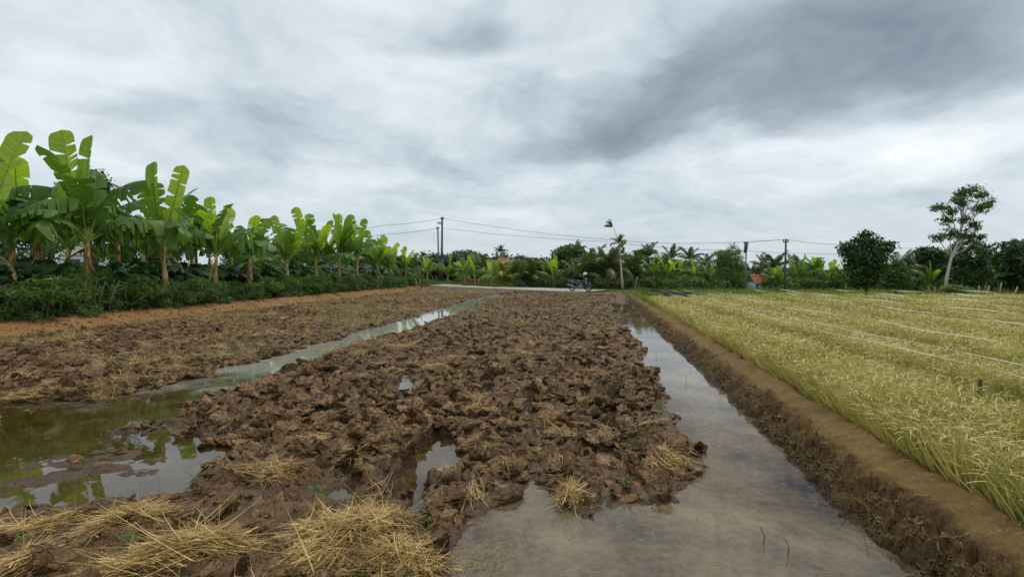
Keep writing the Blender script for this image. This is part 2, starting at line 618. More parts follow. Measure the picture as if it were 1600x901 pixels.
M['rust'] = simple('rusty_pole', (0.13, 0.055, 0.03), 0.8, 0.35, 2.0)
M['polegrey'] = simple('grey_pole', (0.22, 0.22, 0.215), 0.8, 0.15, 2.0)
M['polegreen'] = simple('green_grey_pole', (0.09, 0.11, 0.10), 0.8, 0.15, 2.0)
M['poledark'] = simple('dark_pole', (0.075, 0.078, 0.085), 0.7, 0.2, 1.0)
M['wire'] = simple('wire', (0.05, 0.05, 0.055), 0.6, 0.1)
M['stake'] = simple('bamboo_stake', (0.33, 0.27, 0.16), 0.8, 0.3, 6)
M['stakedark'] = simple('dark_stake', (0.09, 0.06, 0.035), 0.85, 0.3, 6)
M['tape'] = simple('raffia_tape', (0.60, 0.57, 0.42), 0.6, 0.15, 4)
M['tile'] = simple('clay_tile', (0.52, 0.19, 0.08), 0.8, 0.3, 1.5)
M['tileold'] = simple('old_clay_tile', (0.38, 0.22, 0.11), 0.85, 0.3, 1.5)
M['white'] = simple('white_plaster', (0.72, 0.75, 0.78), 0.8, 0.1, 1.5)
M['ochre'] = simple('ochre_plaster', (0.60, 0.42, 0.17), 0.8, 0.15, 1.5)
M['grey_wall'] = simple('grey_plaster', (0.40, 0.38, 0.35), 0.8, 0.15, 1.5)
M['blue'] = simple('blue_paint', (0.06, 0.24, 0.42), 0.6, 0.15, 1.5)
M['wood'] = simple('dark_wood', (0.07, 0.05, 0.035), 0.8, 0.3, 3)
M['glass'] = simple('window_glass', (0.03, 0.04, 0.05), 0.1, 0.1, 1, spec=0.6)
M['black'] = simple('black_plastic', (0.025, 0.025, 0.03), 0.35, 0.1, 3, spec=0.5)
M['rubber'] = simple('tyre_rubber', (0.03, 0.03, 0.03), 0.85, 0.15, 5)
M['chrome'] = simple('dull_metal', (0.30, 0.30, 0.31), 0.35, 0.08, 4, metal=0.8)
M['silver'] = simple('silver_paint', (0.26, 0.27, 0.30), 0.35, 0.06, 4, metal=0.2, spec=0.5)
M['navy'] = simple('dark_blue_paint', (0.03, 0.035, 0.06), 0.25, 0.1, 4, spec=0.6)
M['helmet'] = simple('helmet_shell', (0.74, 0.80, 0.77), 0.25, 0.04, 4, spec=0.6)
M['lamp'] = simple('lamp_lens', (0.75, 0.76, 0.74), 0.2, 0.05, 4, spec=0.6)
M['redlens'] = simple('tail_lens', (0.45, 0.03, 0.02), 0.25, 0.05, 4, spec=0.6)


def water_mat(name, ripple=0.012, tint=(0.62, 0.56, 0.44), ior=1.55, rough=0.02, film=0.25, milky=0.0):
    m, t = new_mat(name)
    g = t.node('ShaderNodeNewGeometry')
    mp = t.node('ShaderNodeMapping')
    mp.inputs['Scale'].default_value = (1.0, 0.55, 1.0)
    t.l.new(g.outputs['Position'], mp.inputs[0])
    n = t.noise(mp.outputs[0], 2.6, 3, 0.5)
    n2 = t.noise(mp.outputs[0], 16.0, 2, 0.5)
    hgt = t.math('ADD', n, t.math('MULTIPLY', n2, 0.10))
    b = t.node('ShaderNodeBump', ins={'Height': hgt, 'Strength': 1.0, 'Distance': ripple})
    fr = t.node('ShaderNodeFresnel', ins={'IOR': ior})
    t.l.new(b.outputs[0], fr.inputs['Normal'])
    gl = t.node('ShaderNodeBsdfGlossy', ins={0: (0.95, 0.97, 1.0, 1), 'Roughness': rough})
    t.l.new(b.outputs[0], gl.inputs['Normal'])
    tr = t.node('ShaderNodeBsdfTransparent', ins={0: (*tint, 1)})
    # silt held in the water and the film of dust on it
    s = t.noise(g.outputs['Position'], 0.9, 5, 0.65)
    s2 = t.noise(g.outputs['Position'], 14.0, 4, 0.65)
    silt = t.node('ShaderNodeBsdfDiffuse', ins={0: (0.26, 0.19, 0.105, 1)})
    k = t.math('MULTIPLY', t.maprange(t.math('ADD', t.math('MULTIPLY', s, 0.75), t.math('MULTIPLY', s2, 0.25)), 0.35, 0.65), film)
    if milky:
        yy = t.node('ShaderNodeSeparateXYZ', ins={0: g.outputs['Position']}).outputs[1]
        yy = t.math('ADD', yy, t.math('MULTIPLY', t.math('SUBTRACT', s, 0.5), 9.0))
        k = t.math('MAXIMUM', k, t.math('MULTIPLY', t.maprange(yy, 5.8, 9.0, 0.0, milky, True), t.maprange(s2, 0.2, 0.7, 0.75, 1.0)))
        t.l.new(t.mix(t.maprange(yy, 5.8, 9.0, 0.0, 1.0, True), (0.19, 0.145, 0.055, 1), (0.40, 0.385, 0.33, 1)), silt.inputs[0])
    body = t.node('ShaderNodeMixShader', ins={0: k, 1: tr.outputs[0], 2: silt.outputs[0]})
    mx = t.node('ShaderNodeMixShader', ins={0: fr.outputs[0], 1: body.outputs[0], 2: gl.outputs[0]})
    finish(t, mx.outputs[0])
    return m


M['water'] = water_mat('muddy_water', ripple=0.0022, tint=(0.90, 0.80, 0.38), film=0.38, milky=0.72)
M['canal'] = water_mat('channel_water', ripple=0.003, film=0.9, rough=0.05, tint=(0.8, 0.7, 0.5))

# ------------------------------------------------------------------ the land
S_BUND, S_RICE = 1.95, 2.72
MID = [(-6.3, 34.5), (-6.5, 27), (-6.2, 20), (-6.1, 14), (-6.0, 9.0), (-5.75, 7.2), (-5.9, 6.6), (-5.75, 6.1), (-5.75, 5.2), (-4.9, 5.15), (-4.05, 4.75),
       (-3.65, 4.0), (-4.2, 3.75), (-7, 3.6), (-8, 1.2), (-1.3, 1.2), (-0.90, 2.8), (-0.85, 3.2), (-0.66, 3.6), (-0.5, 3.95), (-0.30, 3.6), (-0.1, 3.35),
       (0.25, 3.5), (0.68, 3.58), (0.96, 3.95), (1.22, 4.3), (1.25, 4.8), (1.05, 5.4), (1.2, 6.6), (1.28, 8.0), (1.3, 8.8), (1.08, 9.3), (1.28, 10.4), (1.1, 12),
       (1.12, 14), (1.1, 16), (1.2, 20), (0.9, 26), (0.4, 32), (0.2, 34.5)]
LEFT = [(-16.0, 70), (-8.0, 46), (-7.9, 38), (-7.7, 26), (-7.25, 17), (-7.05, 12), (-7.05, 9), (-7.0, 7.3), (-7.1, 6.5), (-7.8, 6.3), (-9.5, 6.6), (-13, 6.9), (-25, 7), (-25, 70)]
POOLS = [[(620, 712), (655, 700), (680, 676), (712, 680), (715, 700), (735, 716), (700, 735), (668, 745), (655, 800), (640, 805), (645, 770), (600, 762), (655, 725)],
         [(612, 610), (634, 584), (654, 606), (640, 620)], [(462, 656), (500, 636), (520, 648), (488, 666)], [(806, 654), (822, 636), (838, 652)],
         [(680, 662), (694, 648), (704, 660)], [(758, 664), (776, 652), (792, 664), (772, 672)], [(860, 640), (880, 628), (890, 642)], [(290, 700), (305, 680), (316, 694)], [(780, 716), (800, 706), (806, 722)],
         [(505, 778), (535, 758), (568, 765), (545, 782)], [(360, 850), (395, 838), (430, 850), (400, 880), (362, 886)], [(80, 878), (100, 890), (92, 901), (70, 900)],
         [(415, 690), (425, 680), (418, 700)], [(310, 822), (340, 818), (345, 830), (318, 832)], [(1, 830), (60, 812), (90, 822), (40, 845)]]


def to_s(px, py):
    p = ground_at(px, py)
    return (p.x - SH * p.y, p.y)


POOLS = [[to_s(*q) for q in P] for P in POOLS]
RFAR = 24.0


def road_mid(x):
    # centre line of the road in plan, y as a function of x
    return 40.3 - 1.02 * x + 0.012 * x * x


def height(x, y):
    s = x - SH * y
    wob = fbm(s * 1.7, y * 1.7, 4, 3) * 0.17 + fbm(s * 6, y * 6, 2, 9) * 0.05
    wobm = wob * np.clip(y / 5.0, 0.6, 1.7)
    dm = sdf_poly(s, y, MID) + wobm
    dl = sdf_poly(s, y, LEFT) + wobm * 1.3
    land = np.maximum(dm, dl)
    pool = np.full(x.shape, -9.0)
    for P in POOLS:
        pool = np.maximum(pool, sdf_poly(s, y, P))
    pool = pool + fbm(s * 9, y * 9, 3, 21) * 0.05
    wx = s + fbm(s * 3, y * 3, 3, 31) * 0.12
    wy = y + fbm(s * 3, y * 3, 3, 37) * 0.12
    a, ea = slabs(wx, wy, 0.34, 50, 0.9)
    b, eb = slabs(wx + 3, wy + 1, 0.17, 60, 0.9)
    c, ec = slabs(wx, wy, 0.075, 70, 0.8)
    rough = 0.055 * a * (0.4 + 0.6 * ea) + 0.032 * b + 0.014 * c + 0.045 * (ea - 0.8) + 0.022 * (eb - 0.8) + fbm(s * 14, y * 14, 4, 80) * 0.014
    amp = np.where(dl > dm, 0.62, 1.0)
    near = sm(y, 2.0, 4.6)           # the trampled corner by the camera is flatter
    amp = amp * (0.55 + 0.45 * near) * np.where((y < 4.6) & (s < -2.2), 0.62, 1.0)
    hump = fbm(s * 0.8, y * 0.8, 3, 90) * 0.05
    lm = sm(land, -0.10, 0.20) * 0.55 + sm(land, -0.05, 0.55) * 0.45
    z = -0.11 + lm * (0.188 + hump + rough * amp)
    bed = fbm(s * 2.2, y * 2.2, 4, 95) * 0.02
    z = z + (1 - lm) * bed
    # shallow mud bars in the left pool
    bar = sdf_poly(s, y, [(-5.5, 5.2), (-4.2, 4.9), (-3.6, 4.0), (-4.6, 3.7), (-6.5, 3.75), (-6.2, 4.3)])
    z = z + sm(bar, -0.1, 0.35) * (0.108 + fbm(s * 5, y * 9, 4, 97) * 0.055) * (1 - lm)
    z = np.where(pool > -0.06, z * (1 - sm(pool, -0.06, 0.05)) + (-0.07) * sm(pool, -0.06, 0.05), z)
    # right bund
    bw = fbm(y * 1.3, s * 0.5, 4, 110) * 0.045
    bs = s + bw
    side = np.clip((bs - (S_BUND - 0.12)) / 0.50, 0, 1) ** 0.9
    bz = -0.11 + side * 0.33 + sm(bs, S_BUND + 0.25, S_BUND + 0.75) * 0.09
    bz = bz + (fbm(s * 7, y * 7, 5, 120, 0.6) * 0.10 + 0.04 * slabs(s, y, 0.10, 130, 0.9)[0] + 0.02 * slabs(s, y, 0.045, 133, 0.9)[0]) * (sm(bs, 1.85, 2.0) * (1 - sm(bs, 2.28, 2.45)))
    bz = bz + fbm(s * 3, y * 3, 6, 125, 0.6) * 0.055
    bz = bz - sm(s, S_RICE - 0.06, S_RICE + 0.22) * 0.20
    z = np.where(s > 1.55, np.maximum(np.where(s > S_BUND - 0.1, bz, z), z if False else np.minimum(z, bz)), z)
    z = np.where(s > S_BUND - 0.10, bz, z)
    # left bank
    lb = s + fbm(y * 0.9, s * 0.7, 3, 140) * 0.22
    lz = sm(-lb, 15.75, 17.0) * 0.36
    z = z * (1 - sm(-lb, 15.5, 16.3)) + sm(-lb, 15.5, 16.3) * (0.05 + fbm(s * 4, y * 4, 4, 145) * 0.03) + lz
    # ground rises to the road beyond
    rd = y - (road_mid(np.clip(x, -25, 8)) - 4.6)
    up = sm(rd, -1.6, 0.2) * np.where(x < 9.3, 1.0, 0.0)
    up = up * (1 - sm(x, 8.3, 9.3))
    z = z * (1 - up) + up * 0.245
    fr = sm(y, RFAR + 2, RFAR + 8) * sm(s, 1.4, 2.6) * (1 - up)
    z = z * (1 - fr) + fr * (-0.10)
    return z


# the fan of rows and columns covers the ground in view and a margin beside it
ys = [1.15]
while ys[-1] < 62:
    ys.append(ys[-1] + min(max(0.0062 * ys[-1], 0.016), 0.16))
ys = np.array(ys)
us = np.concatenate([np.linspace(-2.6, -1.2, 60)[:-1], np.linspace(-1.2, 1.2, 640), np.linspace(1.2, 2.0, 40)[1:]])
GX = us[None, :] * ys[:, None]
GY = np.repeat(ys[:, None], len(us), 1)
GZ = height(GX, GY)
GS = GX - SH * GY
ny, nu = GX.shape


def land_piece(name, mask, mat):
    """the faces of the land sheet where mask holds, as one sheet"""
    fm = mask[:-1, :-1]
    j, i = np.nonzero(fm)
    q = np.stack([j * nu + i, j * nu + i + 1, (j + 1) * nu + i + 1, (j + 1) * nu + i], 1)
    uq, inv = np.unique(q.ravel(), return_inverse=True)
    V = np.stack([GX.ravel()[uq], GY.ravel()[uq], GZ.ravel()[uq]], 1)
    o = obj(name, mesh_np(name, V, inv.reshape(q.shape), [mat]))
    return tag(o, kind='structure')


edge_n = fbm(GY * 1.6, GS * 1.6, 4, 150) * 0.07
is_left = GS < -15.95 + edge_n * 4
is_bank = is_left & (GS > -17.15 + edge_n * 5)
is_garden = is_left & ~is_bank
is_bund = (GS > S_BUND - 0.12) & (GS <= S_BUND + 0.33 + edge_n)
is_top = (GS > S_BUND + 0.33 + edge_n) & (GS <= S_RICE + 0.06)
is_rice = GS > S_RICE + 0.06
far_y = (GY > RFAR + 5)
field = land_piece('ploughed_field', ~(is_left | is_bund | is_top | is_rice), M['mud'])
land_piece('earth_bank', is_bank, M['bank'])
land_piece('garden_ground', is_garden, M['garden'])
land_piece('earth_bund', is_bund | is_top, M['bund'])
land_piece('rice_field_ground', is_rice & ~far_y, M['ricesoil'])
land_piece('rough_ground', is_rice & far_y, M['grassground'])
print('land verts', GX.size)

# far sheet out to the horizon, lying under the land sheet
g = MB()
g.add([(-2500, -200, -0.55), (2500, -200, -0.55), (2500, 3000, -0.55), (-2500, 3000, -0.55)], [(0, 1, 2, 3)])
tag(g.build('ground', M['grassground']), kind='structure')
g = MB()
g.add([(-1500, 61.5, -0.12), (1500, 61.5, -0.12), (1500, 2600, -0.12), (-1500, 2600, -0.12)], [(0, 1, 2, 3)])
tag(g.build('far_ground', M['grassground']), kind='structure')

# water sheets: one over the field, with the right channel as its own
def strip(name, sl, sr, y0, y1, z, mat, n=30):
    V, F = [], []
    for k in range(n + 1):
        y = y0 + (y1 - y0) * k / n
        V += [(sl + SH * y, y, z), (sr + SH * y, y, z)]
        if k:
            b = 2 * k
            F.append((b - 2, b - 1, b + 1, b))
    g = MB()
    g.add(V, F)
    return tag(g.build(name, mat), kind='structure')


strip('field_water', -15.9, -0.95, 1.15, 36, 0.0, M['water'])
strip('channel_water', -0.95, 2.1, 1.15, 34, 0.0, M['canal'])

# road: a slab with a kerb beyond it
def road_pt(x, off, z):
    y = road_mid(x)
    dy = -1.02 + 0.024 * x
    nrm = Vector((-dy, 1, 0)).normalized()
    return (x + nrm.x * off, y + nrm.y * off, z)


def ribbon(xs, prof):
    V, F = [], []
    k = len(prof)
    for i, x in enumerate(xs):
        V += [road_pt(x, o, z) for o, z in prof]
        if i:
            b = i * k
            F += [(b - k + j, b - k + j + 1, b + j + 1, b + j) for j in range(k - 1)]
    g = MB()
    g.add(V, F)
    return g


xs = np.linspace(-24, 6.4, 40)
tag(ribbon(xs, [(-1.9, 0.18), (-1.9, 0.36), (1.7, 0.38), (1.7, 0.2)]).build('road', M['road']), kind='structure')
g = MB()
pts = [(-5, 46.0), (0, 43.0), (5, 41.6), (8.5, 40.8), (10, 38.6), (10.7, 35), (11.1, 31.5), (11.9, 28.6)]
for (a, b), (c, d) in zip(pts, pts[1:]):
    nx, ny_ = -(d - b), c - a
    q = math.hypot(nx, ny_)
    nx, ny_ = nx / q * .2, ny_ / q * .2
    V = [(a, b, -0.2), (c, d, -0.2), (c, d, 0.45), (a, b, 0.45), (a + nx, b + ny_, -0.2), (c + nx, d + ny_, -0.2), (c + nx, d + ny_, 0.455), (a + nx, b + ny_, 0.455)]
    g.add(V, [(0, 1, 2, 3), (3, 2, 6, 7), (5, 4, 7, 6)])
tag(g.build('canal_wall', M['kerb']), kind='structure')


def zland(x, y):
    return height(np.atleast_1d(np.asarray(x, float)), np.atleast_1d(np.asarray(y, float)))


# ------------------------------------------------------------------ scattering by geometry nodes (for what nobody could count)
def scatter(name, pts, rots, scls, idx, meshes, parent=None):
    src = bpy.data.collections.new(name + '_source')
    for k, me in enumerate(meshes):
        src.objects.link(bpy.data.objects.new('%s_source_%02d' % (name, k), me))
    n = len(pts)
    me = bpy.data.meshes.new(name)
    me.vertices.add(n)
    me.vertices.foreach_set('co', np.asarray(pts, np.float32).ravel())
    a = me.attributes.new('rot', 'FLOAT_VECTOR', 'POINT')
    a.data.foreach_set('vector', np.asarray(rots, np.float32).ravel())
    a = me.attributes.new('scl', 'FLOAT_VECTOR', 'POINT')
    sc3 = np.asarray(scls, np.float32)
    if sc3.ndim == 1:
        sc3 = np.repeat(sc3[:, None], 3, 1)
    a.data.foreach_set('vector', sc3.ravel())
    a = me.attributes.new('idx', 'INT', 'POINT')
    a.data.foreach_set('value', np.asarray(idx, np.int32))
    o = obj(name, me, parent)
    o['kind'] = 'stuff'
    ng = bpy.data.node_groups.new(name, 'GeometryNodeTree')
    ng.interface.new_socket('Geometry', in_out='INPUT', socket_type='NodeSocketGeometry')
    ng.interface.new_socket('Geometry', in_out='OUTPUT', socket_type='NodeSocketGeometry')
    gi, go = ng.nodes.new('NodeGroupInput'), ng.nodes.new('NodeGroupOutput')
    ci = ng.nodes.new('GeometryNodeCollectionInfo')
    ci.inputs['Collection'].default_value = src
    ci.inputs['Separate Children'].default_value = True
    ci.inputs['Reset Children'].default_value = True
    iop = ng.nodes.new('GeometryNodeInstanceOnPoints')
    iop.inputs['Pick Instance'].default_value = True

    def named(nm, ty):
        q = ng.nodes.new('GeometryNodeInputNamedAttribute')
        q.data_type = ty
        q.inputs['Name'].default_value = nm
        return [s for s in q.outputs if s.enabled and s.name == 'Attribute'][0]
    e2r = ng.nodes.new('FunctionNodeEulerToRotation')
    ng.links.new(named('rot', 'FLOAT_VECTOR'), e2r.inputs[0])
    ng.links.new(gi.outputs[0], iop.inputs['Points'])
    ng.links.new(ci.outputs[0], iop.inputs['Instance'])
    ng.links.new(e2r.outputs[0], iop.inputs['Rotation'])
    ng.links.new(named('scl', 'FLOAT_VECTOR'), iop.inputs['Scale'])
    ng.links.new(named('idx', 'INT'), iop.inputs['Instance Index'])
    ng.links.new(iop.outputs[0], go.inputs[0])
    mod = o.modifiers.new('scatter', 'NODES')
    mod.node_group = ng
    return o


def tint_attr(me, vals, domain='FACE'):
    a = me.attributes.new('tint', 'FLOAT', domain)
    a.data.foreach_set('value', np.asarray(vals, np.float32))


# ------------------------------------------------------------------ mud clods
def ico(sub):
    import bmesh
    bm = bmesh.new()
    bmesh.ops.create_icosphere(bm, subdivisions=sub, radius=1.0)
    V = np.array([v.co[:] for v in bm.verts])
    F = np.array([[v.index for v in f.verts] for f in bm.faces])
    bm.free()
    return V, F


ICO = {k: ico(k) for k in (2, 3, 4)}


def clod_mesh(name, seed, sub, mat, slab=False):
    r = np.random.default_rng(seed)
    V, F = ICO[sub]
    V = V.copy()
    # broken faces: cut the ball by planes
    n = r.normal(size=(9, 3))
    n[:, 2] *= 0.6 if slab else 0.9
    n /= np.linalg.norm(n, axis=1)[:, None]
    d = r.uniform(0.40, 0.9, 9)
    dots = V @ n.T
    t = np.where(dots > 0.05, d[None, :] / np.maximum(dots, 0.05), 9)
    k = np.minimum(1.0, t.min(1))
    V *= k[:, None]
    # lumps and chips
    q = V * 2.1 + seed * 3.1
    f = fbm(q[:, 0] + q[:, 2] * .7, q[:, 1] - q[:, 2] * .9, 3, seed) * 0.10
    q = V * 6.3
    f2 = fbm(q[:, 0] - q[:, 2], q[:, 1] + q[:, 2] * 1.1, 4, seed + 9, 0.6) * 0.11
    V *= (1 + f + f2)[:, None]
    a, e = slabs(V[:, 0] + V[:, 2], V[:, 1] + .6 * V[:, 2], 0.55, seed + 20, 0.4)
    V *= (1 + 0.13 * (e - 0.8) + 0.07 * a)[:, None]
    a, e = slabs(V[:, 0] - V[:, 2], V[:, 1] - .8 * V[:, 2], 0.22, seed + 24, 0.4)
    V *= (1 + 0.05 * (e - 0.8) + 0.035 * a)[:, None]
    sx = (r.uniform(0.9, 1.35), r.uniform(0.65, 1.0), r.uniform(0.32, 0.5) if slab else r.uniform(0.45, 0.75))
    V *= np.array(sx) * np.array([1.1, 1.1, 0.85])
    if slab:
        V[:, 2] += 0.22 * (V[:, 0] ** 2) * r.choice([-1, 1])     # a curled furrow slice
    return mesh_np(name, V, F, [mat], smooth=sub < 3)


clods_hi = [clod_mesh('clod_shape', 100 + k, 4 if k < 6 else 3, M['clod'], slab=k % 3 != 0) for k in range(14)]
clods_lo = [clod_mesh('small_clod_shape', 200 + k, 2, M['clod'], slab=k % 3 == 0) for k in range(10)]

N = 75000
cs = rng.uniform(-15.8, 1.35, N)
cyy = 1.6 + (36 - 1.6) * rng.random(N) ** 1.25
cxx = cs + SH * cyy
cz = height(cxx, cyy)
vis = np.abs(cxx) < cyy * 1.35 + 0.8
mid = cs > -6.8
keep = (cz > np.where(cxx - SH * cyy < -6.5, 0.0, 0.015)) & vis & (mid | (rng.random(N) < 1.0))
corner = (cyy < 4.3) & (cs < -1.2)
keep &= ~corner | (rng.random(N) < 0.35)
cs, cyy, cxx, cz = cs[keep], cyy[keep], cxx[keep], cz[keep]
n = len(cs)
size = np.exp(rng.normal(math.log(0.044), 0.56, n))
size = np.clip(size, 0.018, 0.20)
size *= np.where(cs < -6.8, 1.25, 1.0) * np.where((cyy < 4.3) & (cs < -1.2), 0.7, 1.0)
size *= 1 - np.clip((cyy - 10) / 25, 0, 0.35)
size = np.minimum(size, np.where(cyy > 14, 0.10, 0.2))
big = vnoise(cs * 0.9, cyy * 0.9, 77)
size *= 0.75 + 0.6 * big
rots = np.stack([rng.normal(0, 0.42, n), rng.normal(0, 0.42, n), rng.uniform(0, 2 * pi, n)], 1)
app = size / cyy
order = np.argsort(-app)
flatb = (rng.random(n) < 0.30) & (size > 0.05)
size[flatb] *= 1.25
size = np.minimum(size, 0.15)
rots[flatb, 0] = rng.normal(0, 0.42, flatb.sum())
rots[flatb, 1] = rng.normal(0, 0.42, flatb.sum())
top = order[:290]
rest = order[290:]
for i in top:
    o = obj('clod', clods_hi[int(rng.integers(len(clods_hi)))], field, (cxx[i], cyy[i], cz[i] - size[i] * 0.02), tuple(rots[i]), float(size[i]))
zoff = size * 0.0
P3 = np.stack([cxx, cyy, cz + zoff], 1)
near = rest[cyy[rest] < 9]
far = rest[cyy[rest] >= 9]
scatter('broken_clods', P3[near], rots[near], size[near], rng.integers(0, 14, len(near)), clods_hi, field)
scatter('small_clods', P3[far], rots[far], size[far], rng.integers(0, 10, len(far)), clods_lo, field)
print('clods', n)

# clods on the side of the bund and the foot of the left bank
n = 6000
by = 1.5 + 31 * rng.random(n) ** 1.6
bs = rng.uniform(1.93, 2.2, n) + np.abs(rng.normal(0, 0.06, n))
bx = bs + SH * by
bz = height(bx, by)
bsz = np.exp(rng.normal(math.log(0.0095), 0.45, n)) * (1 + by / 25)
bsz = np.minimum(bsz, 0.022 * (1 + by / 25))
br = np.stack([rng.normal(0, .6, n), rng.normal(0, .6, n), rng.uniform(0, 6.28, n)], 1)
bundclods = [clod_mesh('crumb_shape', 300 + k, 2, M['crumb'], slab=False) for k in range(6)]
scatter('bund_crumbs', np.stack([bx, by, bz - bsz * .15], 1), br, bsz, rng.integers(0, 6, n), bundclods)
n = 5000
by = rng.uniform(11, 46, n)
bs = -rng.uniform(15.3, 17.2, n)
bx = bs + SH * by
bz = height(bx, by)
bsz = np.exp(rng.normal(math.log(0.035), 0.4, n))
br = np.stack([rng.normal(0, .5, n), rng.normal(0, .5, n), rng.uniform(0, 6.28, n)], 1)
bankclods = [clod_mesh('bank_crumb_shape', 320 + k, 2, M['bank']) for k in range(6)]
scatter('bank_crumbs', np.stack([bx, by, bz], 1), br, bsz, rng.integers(0, 6, n), bankclods)


# ------------------------------------------------------------------ straw
def blades(P0, D, L, W, droop, r, seg=4, curl=0.3, thick=None):
    """ribbons from P0 along D, length L, width W, bending down by droop; returns V, F, tint"""
    n = len(P0)
    D = D / np.linalg.norm(D, axis=1)[:, None]
    side = np.cross(D, r.normal(size=(n, 3)) * 0.4 + np.array([0, 0, 1.0]))
    side /= np.linalg.norm(side, axis=1)[:, None] + 1e-9
    bend = r.normal(size=(n, 3)) * curl
    t = np.linspace(0, 1, seg + 1)
    V = np.zeros((n, seg + 1, 2, 3))
    for k, tt in enumerate(t):
        c = P0 + D * (L * tt)[:, None] + bend * (L * tt * tt)[:, None]
        c[:, 2] -= droop * L * tt * tt
        wd = W * (1 - tt ** 3 * 0.8)
        V[:, k, 0] = c - side * wd[:, None] / 2
        V[:, k, 1] = c + side * wd[:, None] / 2
    base = (np.arange(n) * (seg + 1) * 2)[:, None, None]
    k = np.arange(seg)[None, :, None] * 2
    F = base + k + np.array([0, 1, 3, 2])[None, None, :]
    return V.reshape(-1, 3), F.reshape(-1, 4)


def straw_tuft(seed, n=55, L=0.24, R0=0.09, comb=1.0, W=0.007, flat=0.35):
    r = np.random.default_rng(seed)
    P0 = r.normal(size=(n, 3)) * np.array([R0, R0, 0.012])
    P0[:, 2] = np.abs(P0[:, 2]) + 0.005
    D = r.normal(size=(n, 3)) * np.array([1, 1, flat])
    D[:, 0] += comb * r.choice([-1, 1], n)
    D[:, 2] = np.abs(D[:, 2])
    L_ = r.uniform(0.5, 1.2, n) * L
    V, F = blades(P0, D, L_, np.full(n, W) * r.uniform(0.6, 1.3, n), r.uniform(0.1, 0.5, n), r, 4, 0.35)
    me = mesh_np('straw_tuft_shape', V, F, [M['straw']])
    tint_attr(me, np.repeat(r.random(n), 4))
    return me


def old_tuft(seed):
    me = straw_tuft(seed, 30, 0.2, 0.10, 0.3, 0.006, 0.5)
    me.materials[0] = M['straw_old']
    return me


tufts = [straw_tuft(500 + k, comb=[0.3, 1.0, 2.0][k % 3]) for k in range(8)]
old_tufts = [old_tuft(530 + k) for k in range(6)]


def straw_litter(name, n, s0, s1, y0, y1, dens_seed, thr, meshes, scl, pw=1.3):
    s = rng.uniform(s0, s1, n)
    y = y0 + (y1 - y0) * rng.random(n) ** pw
    x = s + SH * y
    z = height(x, y)
    m = (z > 0.02) & (vnoise(s * 0.7, y * 0.7, dens_seed) * 0.6 + vnoise(s * 2.5, y * 2.5, dens_seed + 1) * 0.4 > thr) & (np.abs(x) < y * 1.3 + .5)
    s, y, x, z = s[m], y[m], x[m], z[m]
    k = len(s)
    rot = np.stack([rng.normal(0, .25, k), rng.normal(0, .25, k), rng.uniform(0, 6.28, k)], 1)
    sz = rng.uniform(0.5, 1.15, k) * scl
    scatter(name, np.stack([x, y, z + 0.02 + 0.02 * rng.random(k)], 1), rot, sz, rng.integers(0, len(meshes), k), meshes)


straw_litter('straw_litter', 1500, -6.0, 1.3, 2.2, 34, 600, 0.60, tufts, 0.62)
straw_litter('old_stubble', 9000, -15.9, -7.0, 6, 44, 610, 0.56, old_tufts, 1.0, 1.1)
straw_litter('dry_straw', 1500, -15.9, -7.0, 6, 44, 620, 0.62, tufts, 1.0, 1.1)
straw_litter('field_stubble', 3600, -6.0, 1.3, 9, 34, 630, 0.52, old_tufts, 0.7, 0.9)


def straw_heap(label, px, py, rx, ry, h, ang, n, seed, L=0.26, W=0.0066, spread=0.45, arc=True):
    """a heap of combed rice straw; ang is the run of the stalks on the ground"""
    r = np.random.default_rng(seed)
    n = int(n * 0.66)
    h = h * 0.8
    rx, ry = rx * 0.78, ry * 0.78
    spread = spread * 1.25
    c = ground_at(px, py, 0.08)
    rr = np.sqrt(r.random(n)) * 1.0
    th = r.random(n) * 2 * pi
    u, v_ = rr * np.cos(th), rr * np.sin(th)
    wob = 1 + 0.25 * np.sin(th * 3 + seed) + 0.15 * np.sin(th * 5 + seed * 2)
    lx, ly = u * rx * wob, v_ * ry * wob
    hz_ = h * (1 - rr ** 2) * r.uniform(0.55, 1.0, n)
    X = lx * cos(ang) - ly * sin(ang) + c.x
    Y = lx * sin(ang) + ly * cos(ang) + c.y
    Z = np.maximum(height(X, Y), 0.02) + hz_ + 0.008
    a = ang + r.normal(0, spread, n) + np.where(r.random(n) < 0.5, pi, 0) + 0.5 * fbm(X * 3, Y * 3, 2, seed)
    D = np.stack([np.cos(a), np.sin(a), r.normal(0.02, 0.10, n)], 1)
    L_ = L * r.uniform(0.35, 1.15, n)
    P0 = np.stack([X, Y, Z], 1) - D * (L_ * 0.5)[:, None]
    P0[:, 2] = np.maximum(P0[:, 2], height(P0[:, 0], P0[:, 1]) + 0.008)
    V, F = blades(P0, D, L_, W * r.uniform(0.35, 1.3, n), r.uniform(0.05, 0.4, n), r, 5, 0.42)
    # lay what would sink onto the soil
    V[:, 2] = np.maximum(V[:, 2], np.maximum(height(V[:, 0], V[:, 1]), 0.0) + 0.004)
    V -= np.array([c.x, c.y, 0.0])
    me = mesh_np('straw_heap', V, F, [M['straw']])
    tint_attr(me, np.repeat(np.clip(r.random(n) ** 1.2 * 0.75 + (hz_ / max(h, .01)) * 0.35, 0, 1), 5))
    o = obj('straw_heap', me, None, (c.x, c.y, 0))
    tag(o, label, 'straw heap', 'heaps of rice straw left on the ploughed mud')
    return o


